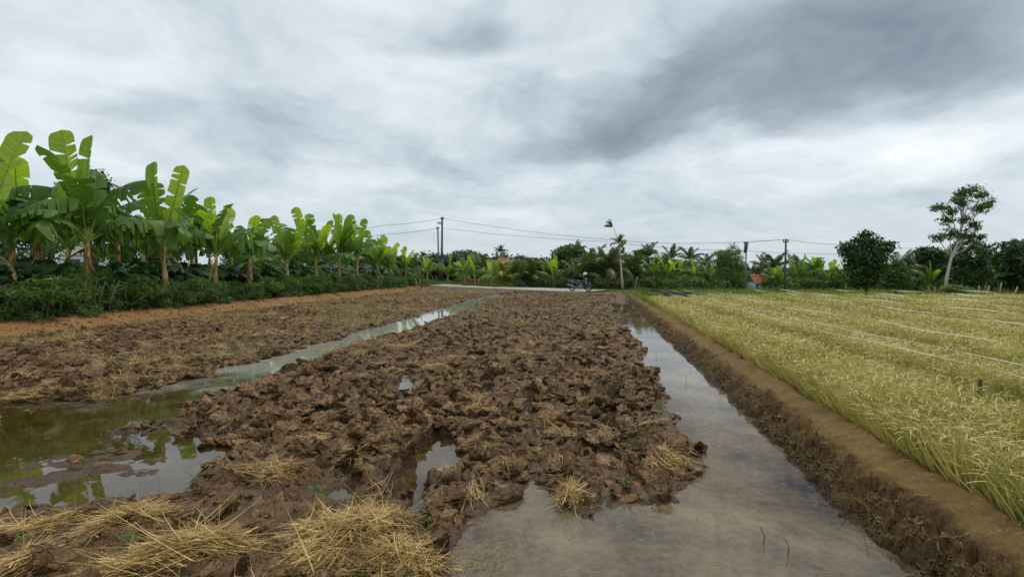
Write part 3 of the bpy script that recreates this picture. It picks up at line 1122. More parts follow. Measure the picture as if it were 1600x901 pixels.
straw_heap('biggest heap of golden rice straw, at the corner where the broad water begins', 535, 838, 0.46, 0.36, 0.13, 0.35, 3200, 1, spread=0.6)
straw_heap('ragged end of straw with green seedlings, touching the open water below the biggest heap', 625, 872, 0.28, 0.22, 0.09, 0.2, 1300, 2, spread=0.8)
straw_heap('long combed swathe of straw rising to a rounded end beside a small puddle', 290, 866, 0.50, 0.17, 0.11, 0.38, 2000, 3, spread=0.28, L=0.34)
straw_heap('loose tangled straw at the tip of the mud beside the banana reflections', 205, 815, 0.30, 0.15, 0.10, 0.62, 1000, 4, spread=0.5)
straw_heap('thin flat wisp of straw lying along the edge of the reflecting pool', 55, 820, 0.34, 0.12, 0.05, 0.25, 650, 5, spread=0.35)
straw_heap('small bunch of straw hanging over a dark clod in the near corner', 42, 880, 0.14, 0.16, 0.10, 1.4, 500, 6, L=0.3, spread=0.4)
straw_heap('straw tuft spread over flat trampled mud between the pool and the three-armed puddle', 425, 738, 0.26, 0.18, 0.10, 0.3, 700, 7, L=0.32, spread=0.6)
straw_heap('pale straw tuft crowning the outermost clods that jut into the channel', 1042, 715, 0.12, 0.26, 0.10, 1.9, 600, 8, L=0.26, spread=0.5)
straw_heap('long pale streak of straw at the very edge of the far mud strip', 62, 614, 0.62, 0.20, 0.09, 0.30, 900, 9, spread=0.3)
straw_heap('short straw tuft draped over a clod just above the trampled straw tuft', 490, 694, 0.18, 0.12, 0.08, 0.2, 350, 10, L=0.28)
straw_heap('bushy straw mound by the stream beside the widest clods', 680, 578, 0.36, 0.24, 0.12, 0.4, 500, 11, L=0.35)
straw_heap('tan straw mound on the stream edge, farthest of the mounds by the stream', 630, 548, 0.55, 0.22, 0.13, 0.1, 500, 12, L=0.4)
straw_heap('upright straw tuft standing among clods near the middle of the ploughed strip', 740, 636, 0.14, 0.12, 0.12, 1.2, 260, 13, L=0.28, spread=0.9)
straw_heap('low fan of straw on the clods beyond the middle of the ploughed strip', 822, 555, 0.34, 0.2, 0.10, 0.2, 320, 14, L=0.34)
straw_heap('pale straw bundle on the far mud strip straight across from the stream bend', 228, 572, 0.62, 0.25, 0.14, 0.2, 480, 15, L=0.4)
straw_heap('yellow straw bundle on the far mud strip close to the stream bend', 268, 580, 0.42, 0.2, 0.12, 0.1, 360, 16, L=0.4)
straw_heap('lone pale straw patch in the middle of the far mud strip', 104, 562, 0.5, 0.24, 0.12, 0.1, 360, 17, L=0.4)
straw_heap('small yellow straw patch high on the far mud strip towards the banana bank', 290, 536, 0.5, 0.3, 0.14, 0.1, 300, 18, L=0.4)
straw_heap('straw tuft at the toe of the ploughed island by the water inlet', 892, 766, 0.16, 0.12, 0.08, 1.1, 380, 19, L=0.24, spread=0.7)


# single stalks lying on the bund and standing in the channel
def stalk(label, pts, rad=0.004, name='straw_stalk', mat='straw', cat='straw stalk'):
    g = MB()
    g.tube(pts, rad, 5)
    o = g.build(name, M[mat], smooth=True)
    return tag(o, label, cat)


def on_bund(px, py, z=0.1, up=0.012):
    p = ground_at(px, py, z)
    for _ in range(6):
        p = ground_at(px, py, float(zland(p.x, p.y)[0]))
    p.z += up
    return p


stalk('bent pale stalk sticking up from the dark side of the bund', [on_bund(1455, 901), on_bund(1461, 886, up=.04), on_bund(1467, 876, up=.06), on_bund(1464, 862, up=.06)], 0.005)
stalk('curved pale stalk lying on the dark side of the bund near the waterline', [on_bund(1312, 772), on_bund(1328, 774), on_bund(1340, 783), on_bund(1352, 790), on_bund(1360, 802)], 0.004)
CH = 'thin dark twigs standing in the channel'
for lab, px, py, h_ in [('thin dark twig standing in the still channel near the widest water', 1230, 866, 0.10), ('short thin twig standing in the channel below the island tip', 1192, 850, 0.12),
                        ('small forked twig poking from the middle of the narrow channel', 1072, 598, 0.12), ('tiny twig in the narrow channel beyond the forked one', 1025, 560, 0.10),
                        ('low floating leaf blade in the narrow channel by the bund', 1078, 578, 0.05)]:
    p = ground_at(px, py, 0.0)
    stalk(lab, [p + Vector((0, 0, -0.03)), p + Vector((0.01, 0, h_ * .5)), p + Vector((-0.006 - .01 * (h_ > .1), 0.01, h_))], 0.003, 'twig', 'wood', 'twig')['group'] = CH

# floating straw bits in the channel water and seedlings: nobody could count them
n = 900
fy = 2.2 + 10 * rng.random(n) ** 1.7
fs_ = np.where(fy < 4.6, rng.uniform(-0.9, 1.85, n), rng.uniform(1.1, 1.9, n))
fx_ = fs_ + SH * fy
c_ = ground_at(742, 872)
fx_[:260] = c_.x + rng.normal(0, 0.14, 260)
fy[:260] = c_.y + rng.normal(0, 0.13, 260)
m = height(fx_, fy) < -0.03
fx_, fy = fx_[m], fy[m]
n = len(fx_)
P0 = np.stack([fx_, fy, np.full(n, 0.004)], 1)
a = rng.uniform(0, 6.28, n)
V, F = blades(P0, np.stack([np.cos(a), np.sin(a), np.zeros(n)], 1), rng.uniform(0.02, 0.14, n), np.full(n, 0.0028), np.zeros(n), rng, 4, 0.12)
V[:, 2] = 0.003
me = mesh_np('floating_straw', V, F, [M['straw_old']])
tint_attr(me, np.repeat(rng.random(n), 4))
tag(obj('floating_straw', me), kind='stuff')


def seedling(seed):
    r = np.random.default_rng(seed)
    n = 9
    P0 = r.normal(size=(n, 3)) * 0.012
    P0[:, 2] = 0
    D = r.normal(size=(n, 3))
    D[:, 2] = np.abs(D[:, 2]) + 0.7
    V, F = blades(P0, D, r.uniform(0.04, 0.10, n), r.uniform(0.008, 0.018, n), r.uniform(0.3, .8, n), r, 4, 0.3)
    me = mesh_np('seedling_shape', V, F, [M['weed']])
    tint_attr(me, np.repeat(r.random(n), 4))
    return me


seeds = [seedling(700 + k) for k in range(4)]
sp = [(135, 856), (30, 860), (640, 862), (660, 858), (590, 868), (560, 896), (600, 893), (635, 895), (700, 888), (655, 818), (672, 822), (500, 770), (503, 768), (300, 763), (324, 760), (205, 845),
      (225, 690), (835, 600), (862, 604), (930, 600), (940, 610), (1020, 630), (1030, 628), (515, 655), (610, 700), (830, 715), (845, 720), (975, 755), (980, 760), (700, 600), (762, 560), (880, 560), (990, 690)]
pp, rr_ = [], []
for px, py in sp:
    for k in range(3):
        p = ground_at(px + random.uniform(-9, 9), py + random.uniform(-5, 5), 0.08)
        p.z = float(zland(p.x, p.y)[0]) + 0.03
        pp.append(p[:])
        rr_.append((0, 0, random.uniform(0, 6)))
scatter('seedlings', pp, rr_, np.random.default_rng(3).uniform(0.3, 0.8, len(pp)) * (1 + 0.07 * np.array([p[1] for p in pp])), np.arange(len(pp)) % 4, seeds)


# ------------------------------------------------------------------ rice
def rice_clump(seed, lod=0):
    r = np.random.default_rng(seed)
    n = [74, 38, 18][lod]
    wk = [1.0, 1.5, 2.4][lod]
    a = r.uniform(0, 2 * pi, n)
    rad = np.sqrt(r.random(n)) * 0.06
    P0 = np.stack([np.cos(a) * rad, np.sin(a) * rad, np.zeros(n)], 1)
    lean = r.uniform(0.03, 0.38, n)
    D = np.stack([np.cos(a) * lean, np.sin(a) * lean, np.ones(n)], 1)
    L = r.uniform(0.38, 0.66, n)
    V, F = blades(P0, D, L, r.uniform(0.006, 0.010, n) * wk, r.uniform(0.0, 0.35, n) * (lean + .3), r, 5, 0.11)
    tn = np.repeat(0.12 + r.random(n) * 0.8, 5)
    # bent heads of grain
    q = [13, 9, 6][lod]
    a = r.uniform(0, 2 * pi, q)
    P1 = np.stack([np.cos(a) * r.uniform(0.05, 0.2, q), np.sin(a) * r.uniform(.05, .2, q), r.uniform(0.42, 0.6, q)], 1)
    D1 = np.stack([np.cos(a) * .8, np.sin(a) * .8, r.uniform(0.3, 1.0, q)], 1)
    V2, F2 = blades(P1, D1, r.uniform(0.10, 0.16, q), r.uniform(0.007, 0.011, q) * wk, r.uniform(0.3, 0.8, q), r, 5, 0.12)
    F = np.concatenate([F, F2 + len(V)])
    V = np.concatenate([V, V2])
    me = mesh_np('rice_clump_shape', V, F, [M['rice']])
    tint_attr(me, np.concatenate([tn, np.repeat(0.75 + r.random(q) * 0.25, 5)]))
    return me


ricehi = [rice_clump(800 + k, 0) for k in range(6)]
ricemid = [rice_clump(820 + k, 1) for k in range(6)]
ricelo = [rice_clump(840 + k, 2) for k in range(5)]
GAPS = [(4.45, -0.045, 0.42), (6.0, -0.07, 0.32), (8.0, 0.02, 0.42), (10.1, -0.02, 0.6), (12.6, 0.0, 0.5), (15.4, 0.0, 0.7), (18.6, 0.0, 0.7), (22, 0, 0.7)]


def rice_points(y0, y1, step, jit):
    out_ = []
    y = y0
    while y < y1:
        smax = y * (1.24 - SH) + 1.0
        k = max(int((smax - S_RICE) / step), 1)
        s = S_RICE + 0.14 + np.arange(k) * step + rng.uniform(-jit, jit, k)
        yy = y + rng.uniform(-jit, jit, k)
        out_.append(np.stack([s, yy], 1))
        y += step
    A = np.concatenate(out_)
    m = np.ones(len(A), bool)
    for g0, g1, gw in GAPS:
        c = g0 + g1 * (A[:, 1] - 4.7) + fbm(A[:, 1] * .8, A[:, 1] * 0 + g0, 2, 5) * 0.06
        m &= np.abs(A[:, 0] - c) > gw * 0.5 + 0.06
    A = A[m]
    s, y = A[:, 0], A[:, 1]
    x = s + SH * y
    far = RFAR + fbm(x * .3, x * 0, 3, 6) * 0.3
    m = y < far
    return x[m], y[m], s[m]


for nm, y0, y1, step, meshes in [('rice_plants', 1.4, 6.5, 0.125, ricehi), ('rice_plants', 6.5, 12.5, 0.15, ricemid), ('rice_plants', 12.5, 24.8, 0.19, ricelo)]:
    x, y, s = rice_points(y0, y1, step, step * 0.36)
    n = len(x)
    print('rice', n)
    z = height(x, y)
    tilt = 0.08
    rot = np.stack([rng.normal(0, tilt, n), rng.normal(0, tilt, n), rng.uniform(0, 6.28, n)], 1)
    edge = (s < S_RICE + 0.42)
    rot[:, 1] -= np.where(edge, 0.03, 0)
    hs = 0.92 + 0.14 * fbm(x * .8, y * .8, 3, 8) + rng.normal(0, 0.05, n)
    hs *= np.where(s > 6.2, 1.04, 1.0) * np.where(edge, 0.86, 1.0)
    gs = np.array([S_RICE] + [g_[0] for g_ in GAPS] + [30.0])
    for a_, b_ in zip(gs, gs[1:]):
        m_ = (s - 0.0 >= a_ + (a_ > 3) * 0.0) & (s < b_)
        if a_ > 3:
            hs[m_] *= 1.09 - 0.17 * ((s[m_] - a_) / (b_ - a_))
        else:
            hs[m_] *= 1.03 - 0.10 * ((s[m_] - a_) / (b_ - a_))
    scl = np.stack([np.ones(n) * 1.1, np.ones(n) * 1.1, hs], 1)
    scatter(nm, np.stack([x, y, z], 1), rot, scl, rng.integers(0, len(meshes), n), meshes)

# white raffia tapes strung along the strips, each held by small stakes
for gi, (g0, g1, gw) in enumerate(GAPS[:7]):
    lines = [(-gw * 0.5 - 0.02, 0.655)] if gi else [(-gw * 0.5 - 0.03, 0.66), (gw * 0.5 + 0.06, 0.67)]
    for li, (off, hh) in enumerate(lines):
        ye = 23.5
        y0 = max(1.0, (g0 + off) / (1.24 - SH))
        k = 70
        V, F = [], []
        r = random.Random(gi * 7 + li)
        tw = r.uniform(0, 3)
        wd = 0.008 + 0.003 * gi
        for i in range(k + 1):
            y = y0 + (ye - y0) * (i / k) ** 1.6
            s = g0 + off + g1 * (y - 4.7)
            z = 0.20 + (0.07 if gi else 0) + hh - 0.04 * abs(sin(y * 0.55 + gi)) + 0.01 * sin(y * 3)
            a = 0.6 * sin(y * 1.7 + tw)
            x = s + SH * y
            V += [(x - wd * cos(a), y, z - wd * sin(a)), (x + wd * cos(a), y, z + wd * sin(a)), (x, y, z + 0.006)]
            if i:
                b = 3 * i
                F += [(b - 3, b - 2, b + 1, b), (b - 2, b - 1, b + 2, b + 1), (b - 1, b - 3, b, b + 2)]
        g = MB()
        g.add(V, F)
        o = g.build('tape', M['tape'])
        names = ['nearest white tape strung over the rice, left line of the pair', 'second white tape strung over the rice, right line of the pair']
        ords = ['', 'first single tape beyond the pair', 'second single tape beyond the pair', 'third single tape beyond the pair', 'fourth single tape beyond the pair', 'fifth single tape beyond the pair', 'sixth single tape beyond the pair']
        lab = ['white tape strung over the rice, the line of the pair next to the bund', 'white tape strung over the rice, the line of the pair away from the bund'][li] if gi == 0 else 'white tape strung over the rice, ' + ords[gi]
        tag(o, lab, 'tape', 'white tapes strung above the rice strips')

p = at(1531, 592, 4.9)
g = MB()
g.tube([(0, 0, -0.1), (0.005, 0, 0.68)], [0.018, 0.016], 7)
x_, y_ = p.x, p.y
tag(g.build('stake', M['stakedark'], loc=(x_, y_, 0.05)), 'short dark stake between the pair of white tapes in the rice', 'stake', 'wooden stakes')

# ------------------------------------------------------------------ banana plants
def banana_leaf_mesh(name, seed, e0, curve, tear, L=1.0, ratio=0.26, fold=0.25, droop=0.15, mat='banana', N=22, petiole=0.16):
    """a leaf one metre long, leaving the origin towards +X at elevation e0 and bending down by curve degrees"""
    r = random.Random(seed)
    K = 60
    pts, tans = [Vector((0, 0, 0))], []
    for k in range(K + 1):
        t = k / K
        e = R(e0 - curve * t ** 1.5)
        d = Vector((cos(e), 0, sin(e)))
        tans.append(d)
        pts.append(pts[-1] + d * (L / K))

    def mid(t):
        t = min(max(t, 0), 1) * K
        i = min(int(t), K - 1)
        return pts[i].lerp(pts[i + 1], t - i), tans[i]

    def width(t):
        if t <= petiole:
            return 0.008
        u = (t - petiole) / (1 - petiole)
        return ratio * 0.5 * min(1, (u / 0.28)) ** 0.75 * max(0.0, 1 - max(0, (u - 0.86) / 0.14) ** 2.6) ** 0.6 + 0.004

    V, F, Mi, AL = [], [], [], []
    for side in (-1, 1):
        i = 0
        t0 = petiole
        while i < N:
            g = N - i if tear <= 0 else min(N - i, max(1, int(r.expovariate(tear) + 1)))
            ca, gap = (i + g / 2) / N, (r.uniform(0.05, 0.5) if tear > 0.05 else 0)
            dr = droop * r.uniform(0.2, 2.0)
            sh = r.uniform(-0.6, 0.6) / N * (1 if tear > 0.05 else 0)
            if i + g > N - 3:
                g, gap, sh = N - i, 0, 0
                ca = (i + g / 2) / N
            base = len(V)
            for a in range(g + 1):
                for j, q in enumerate((0.0, 0.55, 1.0)):
                    u = (i + a) / N
                    uu = ca + (u - ca) * (1 - gap * q) + sh * q
                    t = t0 + (1 - t0) * (u if j == 0 else uu)
                    c, d = mid(t)
                    nrm = Vector((-d.z, 0, d.x))
                    wd = width(t0 + (1 - t0) * u) * q * (1 + 0.04 * r.random())
                    p = c + Vector((0, side, 0)) * wd * cos(fold) + nrm * wd * sin(fold) * (1 if fold > 0 else 1)
                    p += d * wd * 0.22 * (1 - u ** 3)
                    p.z -= dr * wd * q * 1.6
                    V.append(p)
                    AL.append(t0 + (1 - t0) * u - 0.05 * q)
            for a in range(g):
                for j in range(2):
                    b = base + a * 3 + j
                    f = (b, b + 3, b + 4, b + 1)
                    F.append(f if side > 0 else f[::-1])
                    Mi.append(0)
            i += g
    # midrib and stalk
    n0 = len(V)
    S_ = 8
    for k in range(S_ + 1):
        t = k / S_ * 0.97
        c, d = mid(t)
        nrm = Vector((-d.z, 0, d.x))
        rr = 0.013 * (1 - t * 0.8)
        V += [c + Vector((0, rr, 0)) - nrm * .002, c - Vector((0, rr, 0)) - nrm * .002, c - nrm * rr * 1.6]
    for k in range(S_):
        b = n0 + 3 * k
        F += [(b, b + 3, b + 4, b + 1), (b + 1, b + 4, b + 5, b + 2), (b + 2, b + 5, b + 3, b)]
        Mi += [1, 1, 1]
    me = mesh_np(name, [v[:] for v in V], F, [M[mat], M['midrib']], Mi)
    a = me.attributes.new('along', 'FLOAT', 'POINT')
    a.data.foreach_set('value', AL + [0.0] * (len(V) - len(AL)))
    return me


BL = {'erect': [banana_leaf_mesh('erect_leaf_shape', k, 89, 6 + 5 * k, 0.26 + 0.08 * k, ratio=0.165 + 0.02 * (k % 2), fold=0.34, droop=0.02, mat='banana_young') for k in range(4)],
      'up': [banana_leaf_mesh('rising_leaf_shape', 10 + k, 78, 30 + 9 * k, 0.8, ratio=0.21, fold=0.25, droop=0.18, mat=['banana_young', 'banana'][k % 2]) for k in range(4)],
      'arch': [banana_leaf_mesh('arching_leaf_shape', 20 + k, 68 - 8 * (k % 2), 68 + 12 * (k % 3), 1.1, ratio=0.23, fold=0.12, droop=0.5) for k in range(5)],
      'low': [banana_leaf_mesh('drooping_leaf_shape', 30 + k, 44, 88, 1.1, ratio=0.22, fold=-0.1, droop=0.8) for k in range(4)],
      'dead': [banana_leaf_mesh('withered_leaf_shape', 40 + k, -25, 55, 0.6, ratio=0.11, fold=-0.7, droop=0.5, mat='sheath') for k in range(2)],
      'flip': []}


def pseudostem(h, rbase, seed, lean=0.0):
    r = random.Random(seed)
    g = MB()
    pts, rad = [], []
    for k in range(8):
        t = k / 7
        pts.append((lean * t * t * h + 0.02 * sin(k * 1.9 + seed), 0.02 * cos(k * 2.3 + seed), h * t - 0.05))
        rad.append(rbase * (1.12 - 0.55 * t) * (1 + 0.05 * r.uniform(-1, 1)))
    g.tube(pts, rad, 10)
    return g, Vector(pts[-1])


def skirt(h, rbase, seed):
    """dry sheaths peeling from the stem"""
    r = random.Random(seed)
    g = MB()
    for k in range(16):
        a = r.uniform(0, 2 * pi)
        z0 = r.uniform(0.35, 0.98) * h
        ln = r.uniform(0.25, 0.6)
        rr = rbase * (1.1 - 0.55 * z0 / h)
        ca, sa = cos(a), sin(a)
        wd = r.uniform(0.03, 0.06)
        o1 = r.uniform(0.03, 0.14)
        P = []
        for t, o in ((0, 0.005), (0.5, o1), (1.0, o1 * r.uniform(0.3, 1.2))):
            c = Vector((ca * (rr + o), sa * (rr + o), z0 - ln * t))
            s = Vector((-sa, ca, 0)) * wd * (1 - 0.6 * t)
            P += [c - s, c + s]
        g.add(P, [(0, 1, 3, 2), (2, 3, 5, 4)])
    return g


def banana(px, depth, stem_h, erect, nleaf, leafL, seed, label, group, lean=0.0, z0=None, rbase=0.13, dead=1, frontrow=True, young=0.42):
    r = random.Random(seed)
    p = at(px, 422, depth)
    zb = float(zland(p.x, p.y)[0]) if z0 is None else z0
    root = empty('banana_plant', (p.x, p.y, zb))
    tag(root, label, 'banana plant', group)
    g, topv = pseudostem(stem_h, rbase, seed, lean)
    g.build('pseudostem', M['stem'], root, smooth=True)
    if frontrow:
        tag(skirt(stem_h, rbase, seed).build('dry_sheaths', M['sheath'], root), kind='stuff')
    for (ang, ln, kind, face) in erect:
        ln *= 1.02 if depth < 25 else 1.14
        me = BL[kind][r.randrange(len(BL[kind]))]
        mt = Matrix.Rotation(R(ang), 3, 'Y') @ Matrix.Rotation(R(90 + face), 3, 'Z')
        obj('leaf', me, root, topv - Vector((0, 0, 0.1)), mt.to_euler(), ln)
    a0 = r.uniform(0, 6.28)
    nleaf += 1 if frontrow else 2
    if frontrow and depth > 22:
        for q in range(2):
            me = BL['up'][r.randrange(len(BL['up']))]
            obj('leaf', me, root, topv, (r.uniform(-.35, .35), r.uniform(-.5, -.1), r.uniform(0, 6.28)), leafL * r.uniform(1.0, 1.25))
    for k in range(nleaf):
        a = a0 + k * 2.4 + r.uniform(-.3, .3)
        kd = 'up' if r.random() < young else ('arch' if r.random() < 0.82 else 'low')
        me = BL[kd][r.randrange(len(BL[kd]))]
        obj('leaf', me, root, topv - Vector((0, 0, 0.05 + 0.12 * r.random())), (r.uniform(-.25, .25), r.uniform(-.12, .12), a), leafL * r.uniform(0.75, 1.2))
    for k in range(dead if r.random() < 0.45 else 0):
        me = BL['dead'][r.randrange(2)]
        obj('leaf', me, root, topv - Vector((0, 0, 0.3)), (r.uniform(-.3, .3), r.uniform(-.1, .15), r.uniform(0, 6.28)), leafL * r.uniform(.3, .55))
    return root


def row_depth(px, s=-18.3):
    return s * 720.0 / (px - 930)


G1 = 'front row of banana plants on the earth bank'
front = [(-22, 2.5, [(15, 3.5, 'erect', 12), (-12, 2.8, 'erect', 30)], 9, 2.7, 'banana plant cut by the picture edge, one broad leaf leaning inward'),
         (138, 2.65, [(-14, 4.2, 'erect', 15), (-2, 3.85, 'erect', -20), (14, 2.9, 'up', 50)], 10, 3.0, 'tallest banana plant, its two long upright leaves with torn edges'),
         (258, 2.65, [(-11, 3.7, 'erect', -10), (15, 3.5, 'erect', 20), (-4, 2.8, 'erect', 40)], 9, 2.9, 'second tallest banana plant with a rounded leaf and a notched leaf in a V'),
         (336, 2.3, [(-7, 2.9, 'erect', 5), (12, 2.1, 'up', 30)], 9, 2.6, 'banana plant with one single broad upright leaf, beside the V-leaved one'),
         (390, 2.2, [(-24, 2.3, 'up', 20), (25, 2.4, 'erect', 15)], 8, 2.2, 'banana plant whose two upper leaves spread wide, between single-leaf and forked ones'),
         (449, 1.95, [(-15, 2.7, 'erect', 10), (22, 2.3, 'erect', 25)], 8, 2.2, 'banana plant with a narrow upright leaf leaning away from its taller neighbour'),
         (495, 2.2, [(-21, 3.4, 'erect', 5), (-6, 2.9, 'erect', 30), (18, 2.6, 'erect', -20)], 9, 2.6, 'banana plant with three upright leaves, tallest of the farther half of the row'),
         (530, 2.4, [(-2, 2.9, 'erect', 5), (13, 2.7, 'erect', 30)], 9, 2.6, 'banana plant with two close upright leaves, behind the three-leaved one'),
         (558, 2.5, [(-10, 3.1, 'erect', 10), (9, 2.8, 'erect', -5)], 8, 2.6, 'banana plant with paired upright leaves like rabbit ears'),
         (590, 1.9, [(-17, 2.9, 'erect', 10), (15, 2.7, 'up', 20)], 8, 2.3, 'shorter banana plant sloping down from the rabbit-eared one'),
         (612, 1.6, [(-5, 2.0, 'erect', 10), (14, 2.2, 'up', 20)], 8, 2.1, 'small bushy banana plant, second from the road end of the row'),
         (634, 1.5, [(-12, 2.0, 'up', 10), (18, 2.1, 'up', -20)], 8, 2.1, 'last banana plant of the front row, nearest the road')]
for k, (px, sh, er, nl, ll, lab) in enumerate(front):
    banana(px, row_depth(px), sh, er, nl, ll, 50 + k, lab, G1, lean=[0.02, 0.0, -0.03, 0.03][k % 4], rbase=0.115 if k < 4 else 0.11, dead=1, z0=0.4)
G2 = 'back row of banana plants in the garden'
back = [(60, 3.1, 2.9, 'dark banana plant behind, between the edge plant and the tallest one'), (185, 2.7, 2.8, 'drooping banana plant behind, between the two tallest plants'),
        (225, 2.4, 2.5, 'low dark banana plant close behind the V-leaved plant'), (300, 2.4, 2.6, 'banana plant behind, in the gap before the single broad leaf'),
        (362, 2.1, 2.2, 'banana plant behind, just past the single broad leaf'), (415, 2.2, 2.2, 'shaded banana plant behind the spread-leaved one'),
        (470, 2.1, 2.2, 'shaded banana plant behind, before the three-leaved one'), (512, 2.4, 2.6, 'shaded banana plant behind, after the three-leaved one'),
        (545, 2.3, 2.5, 'shaded banana plant behind the rabbit-eared one'), (575, 2.0, 2.3, 'shaded banana plant behind, after the rabbit-eared one'), (-60, 2.9, 3.0, 'banana plant reaching in from beyond the picture edge'),
        (328, 2.4, 2.6, 'banana plant behind, peeping over the single-leaved plant'), (440, 2.3, 2.4, 'banana plant behind the narrow-leaved one'), (600, 1.9, 2.2, 'banana plant behind the small bushy one'),
        (268, 2.6, 2.6, 'banana plant behind, right of the V-leaved plant'), (140, 2.7, 2.8, 'banana plant far behind the tallest one'), (20, 2.8, 2.9, 'banana plant behind the leftmost drooping leaves'),
        (108, 2.3, 2.6, 'stubby dark banana plant right behind the tallest one')]
for k, (px, sh, ll, lab) in enumerate(back):
    banana(px, row_depth(px, [-22.0, -21.2, -24.5][k % 3]), sh, [(random.Random(k).uniform(-20, 20), ll * 0.9, 'up', 30)] if k % 2 else [], 10, ll, 90 + k, lab, G2, z0=0.4, dead=1, young=0.30)

# ------------------------------------------------------------------ leaf crowns
def leaf_cloud(blobs, n, size, r, shell=0.55, up=0.4, aspect=0.5, flat=0.0):
    """many small leaf faces gathered in sprays through the volume of the blobs"""
    B = np.array(blobs, float)
    vol = B[:, 3] * B[:, 4] * B[:, 5]
    which = r.choice(len(B), n, p=vol ** 0.75 / (vol ** 0.75).sum())
    ns = max(n // 9, 1)
    # spray centres
    sw = r.choice(len(B), ns, p=vol ** 0.75 / (vol ** 0.75).sum())
    d = r.normal(size=(ns, 3))
    d /= np.linalg.norm(d, axis=1)[:, None]
    rad = shell + (1 - shell) * r.random(ns) ** 0.7
    rad *= 0.86 + 0.25 * r.random(ns)
    cc = B[sw, :3] + d * B[sw, 3:6] * rad[:, None]
    pick = r.integers(0, ns, n)
    P = cc[pick] + r.normal(size=(n, 3)) * size * np.array([1.3, 1.3, 0.7])
    nn = d[pick] * 0.6 + r.normal(size=(n, 3)) * 0.6 + np.array([0, 0, up])
    nn /= np.linalg.norm(nn, axis=1)[:, None]
    t = r.normal(size=(n, 3))
    t -= nn * (t * nn).sum(1)[:, None]
    t /= np.linalg.norm(t, axis=1)[:, None]
    b = np.cross(nn, t)
    s = (size * r.uniform(0.6, 1.25, n))[:, None]
    V = np.stack([P - t * s, P + b * s * aspect - t * s * .1, P + t * s - nn * s * 0.25, P - b * s * aspect - t * s * .1], 1)
    return V.reshape(-1, 3), np.arange(n * 4).reshape(-1, 4), np.clip(r.random(n) * 0.5 + (ns and r.random(ns)[pick]) * 0.5, 0, 1)


def crown_mesh(name, blobs, n, size, mat, seed, **kw):
    r = np.random.default_rng(seed)
    V, F, tn = leaf_cloud(blobs, n, size, r, **kw)
    me = mesh_np(name, V, F, [M[mat]], smooth=False)
    tint_attr(me, tn)
    return me


def tree(name, base, blobs, label, n=3000, size=0.14, mat='tree_mid', bark='bark', trunk=None, rad=0.12, seed=1, group=None, cat='tree', limbs=True, **kw):
    """base world point; blobs and trunk in coordinates from the base"""
    root = empty(name, base)
    tag(root, label, cat, group)
    r = random.Random(seed)
    B = blobs
    zt = sum(b[2] for b in B) / len(B)
    if trunk is None:
        c = Vector((sum(b[0] for b in B) / len(B), sum(b[1] for b in B) / len(B), zt))
        trunk = [(0, 0, -0.15), (c.x * .2 + .04, c.y * .2, zt * 0.35), (c.x * 0.6, c.y * .6, zt * 0.7), (c.x, c.y, zt)]
    g = MB()
    g.tube(trunk, [rad * (1 - 0.65 * k / (len(trunk) - 1)) for k in range(len(trunk))], 8)
    tr = g.build('trunk', M[bark], root, smooth=True)
    if limbs:
        g = MB()
        for b in B:
            # leave the trunk below the blob
            tz = max(b[2] - b[5] - 0.4 * abs(b[2]) * 0.3, 0.3)
            best = min(trunk, key=lambda q: abs(q[2] - tz * 0.9))
            s0 = Vector(best)
            e0 = Vector(b[:3])
            m_ = s0.lerp(e0, 0.5) + Vector((0, 0, -0.08 * (e0 - s0).length))
            g.tube([s0, m_, e0], [rad * .45, rad * .3, rad * .1], 6)
            for q in range(4):
                e1 = e0 + Vector((r.uniform(-1, 1) * b[3], r.uniform(-1, 1) * b[4], r.uniform(-.3, .8) * b[5])) * 0.75
                g.tube([m_.lerp(e0, 0.5), e1], [rad * .16, rad * .06], 5, cap=False)
        g.build('limb', M[bark], root, smooth=True)
    obj('crown', crown_mesh('crown', B, n, size, mat, seed, **kw), root)
    return root


def gz(px, depth, z):
    p = at(px, 422, depth)
    return Vector((p.x, p.y, z))


def px_blob(cx_, cy_, rx, ry, depth, base, bdepth=None, squash=0.9, dy=0.0):
    """ellipsoid seen at the photograph pixel, in coordinates from the base"""
    p = at(cx_, cy_, depth + dy)
    k = depth / 720
    return (p.x - base.x, p.y - base.y, p.z - base.z, rx * k, rx * k * squash, ry * k)


# ---- hedge shrubs on the bank
shrub_shapes = []
for k in range(6):
    r_ = random.Random(k)
    B = [(r_.uniform(-.55, .55), r_.uniform(-.55, .55), r_.uniform(0.25, 1.0), r_.uniform(.18, .36), r_.uniform(.18, .36), r_.uniform(.1, .24)) for _ in range(8)]
    shrub_shapes.append((crown_mesh('shrub_crown_shape', B, 950, 0.095, 'shrub', 900 + k, shell=0.2, up=0.8, aspect=0.22), B))
shrub_stems = []
for k in range(3):
    g = MB()
    r_ = random.Random(40 + k)
    for q in range(7):
        a = r_.uniform(0, 6.28)
        g.tube([(0.2 * cos(a), 0.2 * sin(a), -0.1), (0.25 * cos(a), 0.25 * sin(a), 0.35), (0.4 * cos(a + .3), 0.4 * sin(a + .3), 0.8)], [0.014, 0.011, 0.006], 5)
    shrub_stems.append(g.mesh('shrub_stem_shape', [M['bark']], True))
nick = ['the edge banana plant', 'the tallest banana plant', 'the V-leaved banana plant', 'the single-leaved banana plant', 'the spread-leaved banana plant', 'the narrow-leaved banana plant',
        'the three-leaved banana plant', 'the close-leaved banana plant', 'the rabbit-eared banana plant', 'the sloping banana plant', 'the small bushy banana plant', 'the last banana plant']
fy_ = [row_depth(f[0]) for f in front]
sy, k = 10.6, 0
cnt = {}
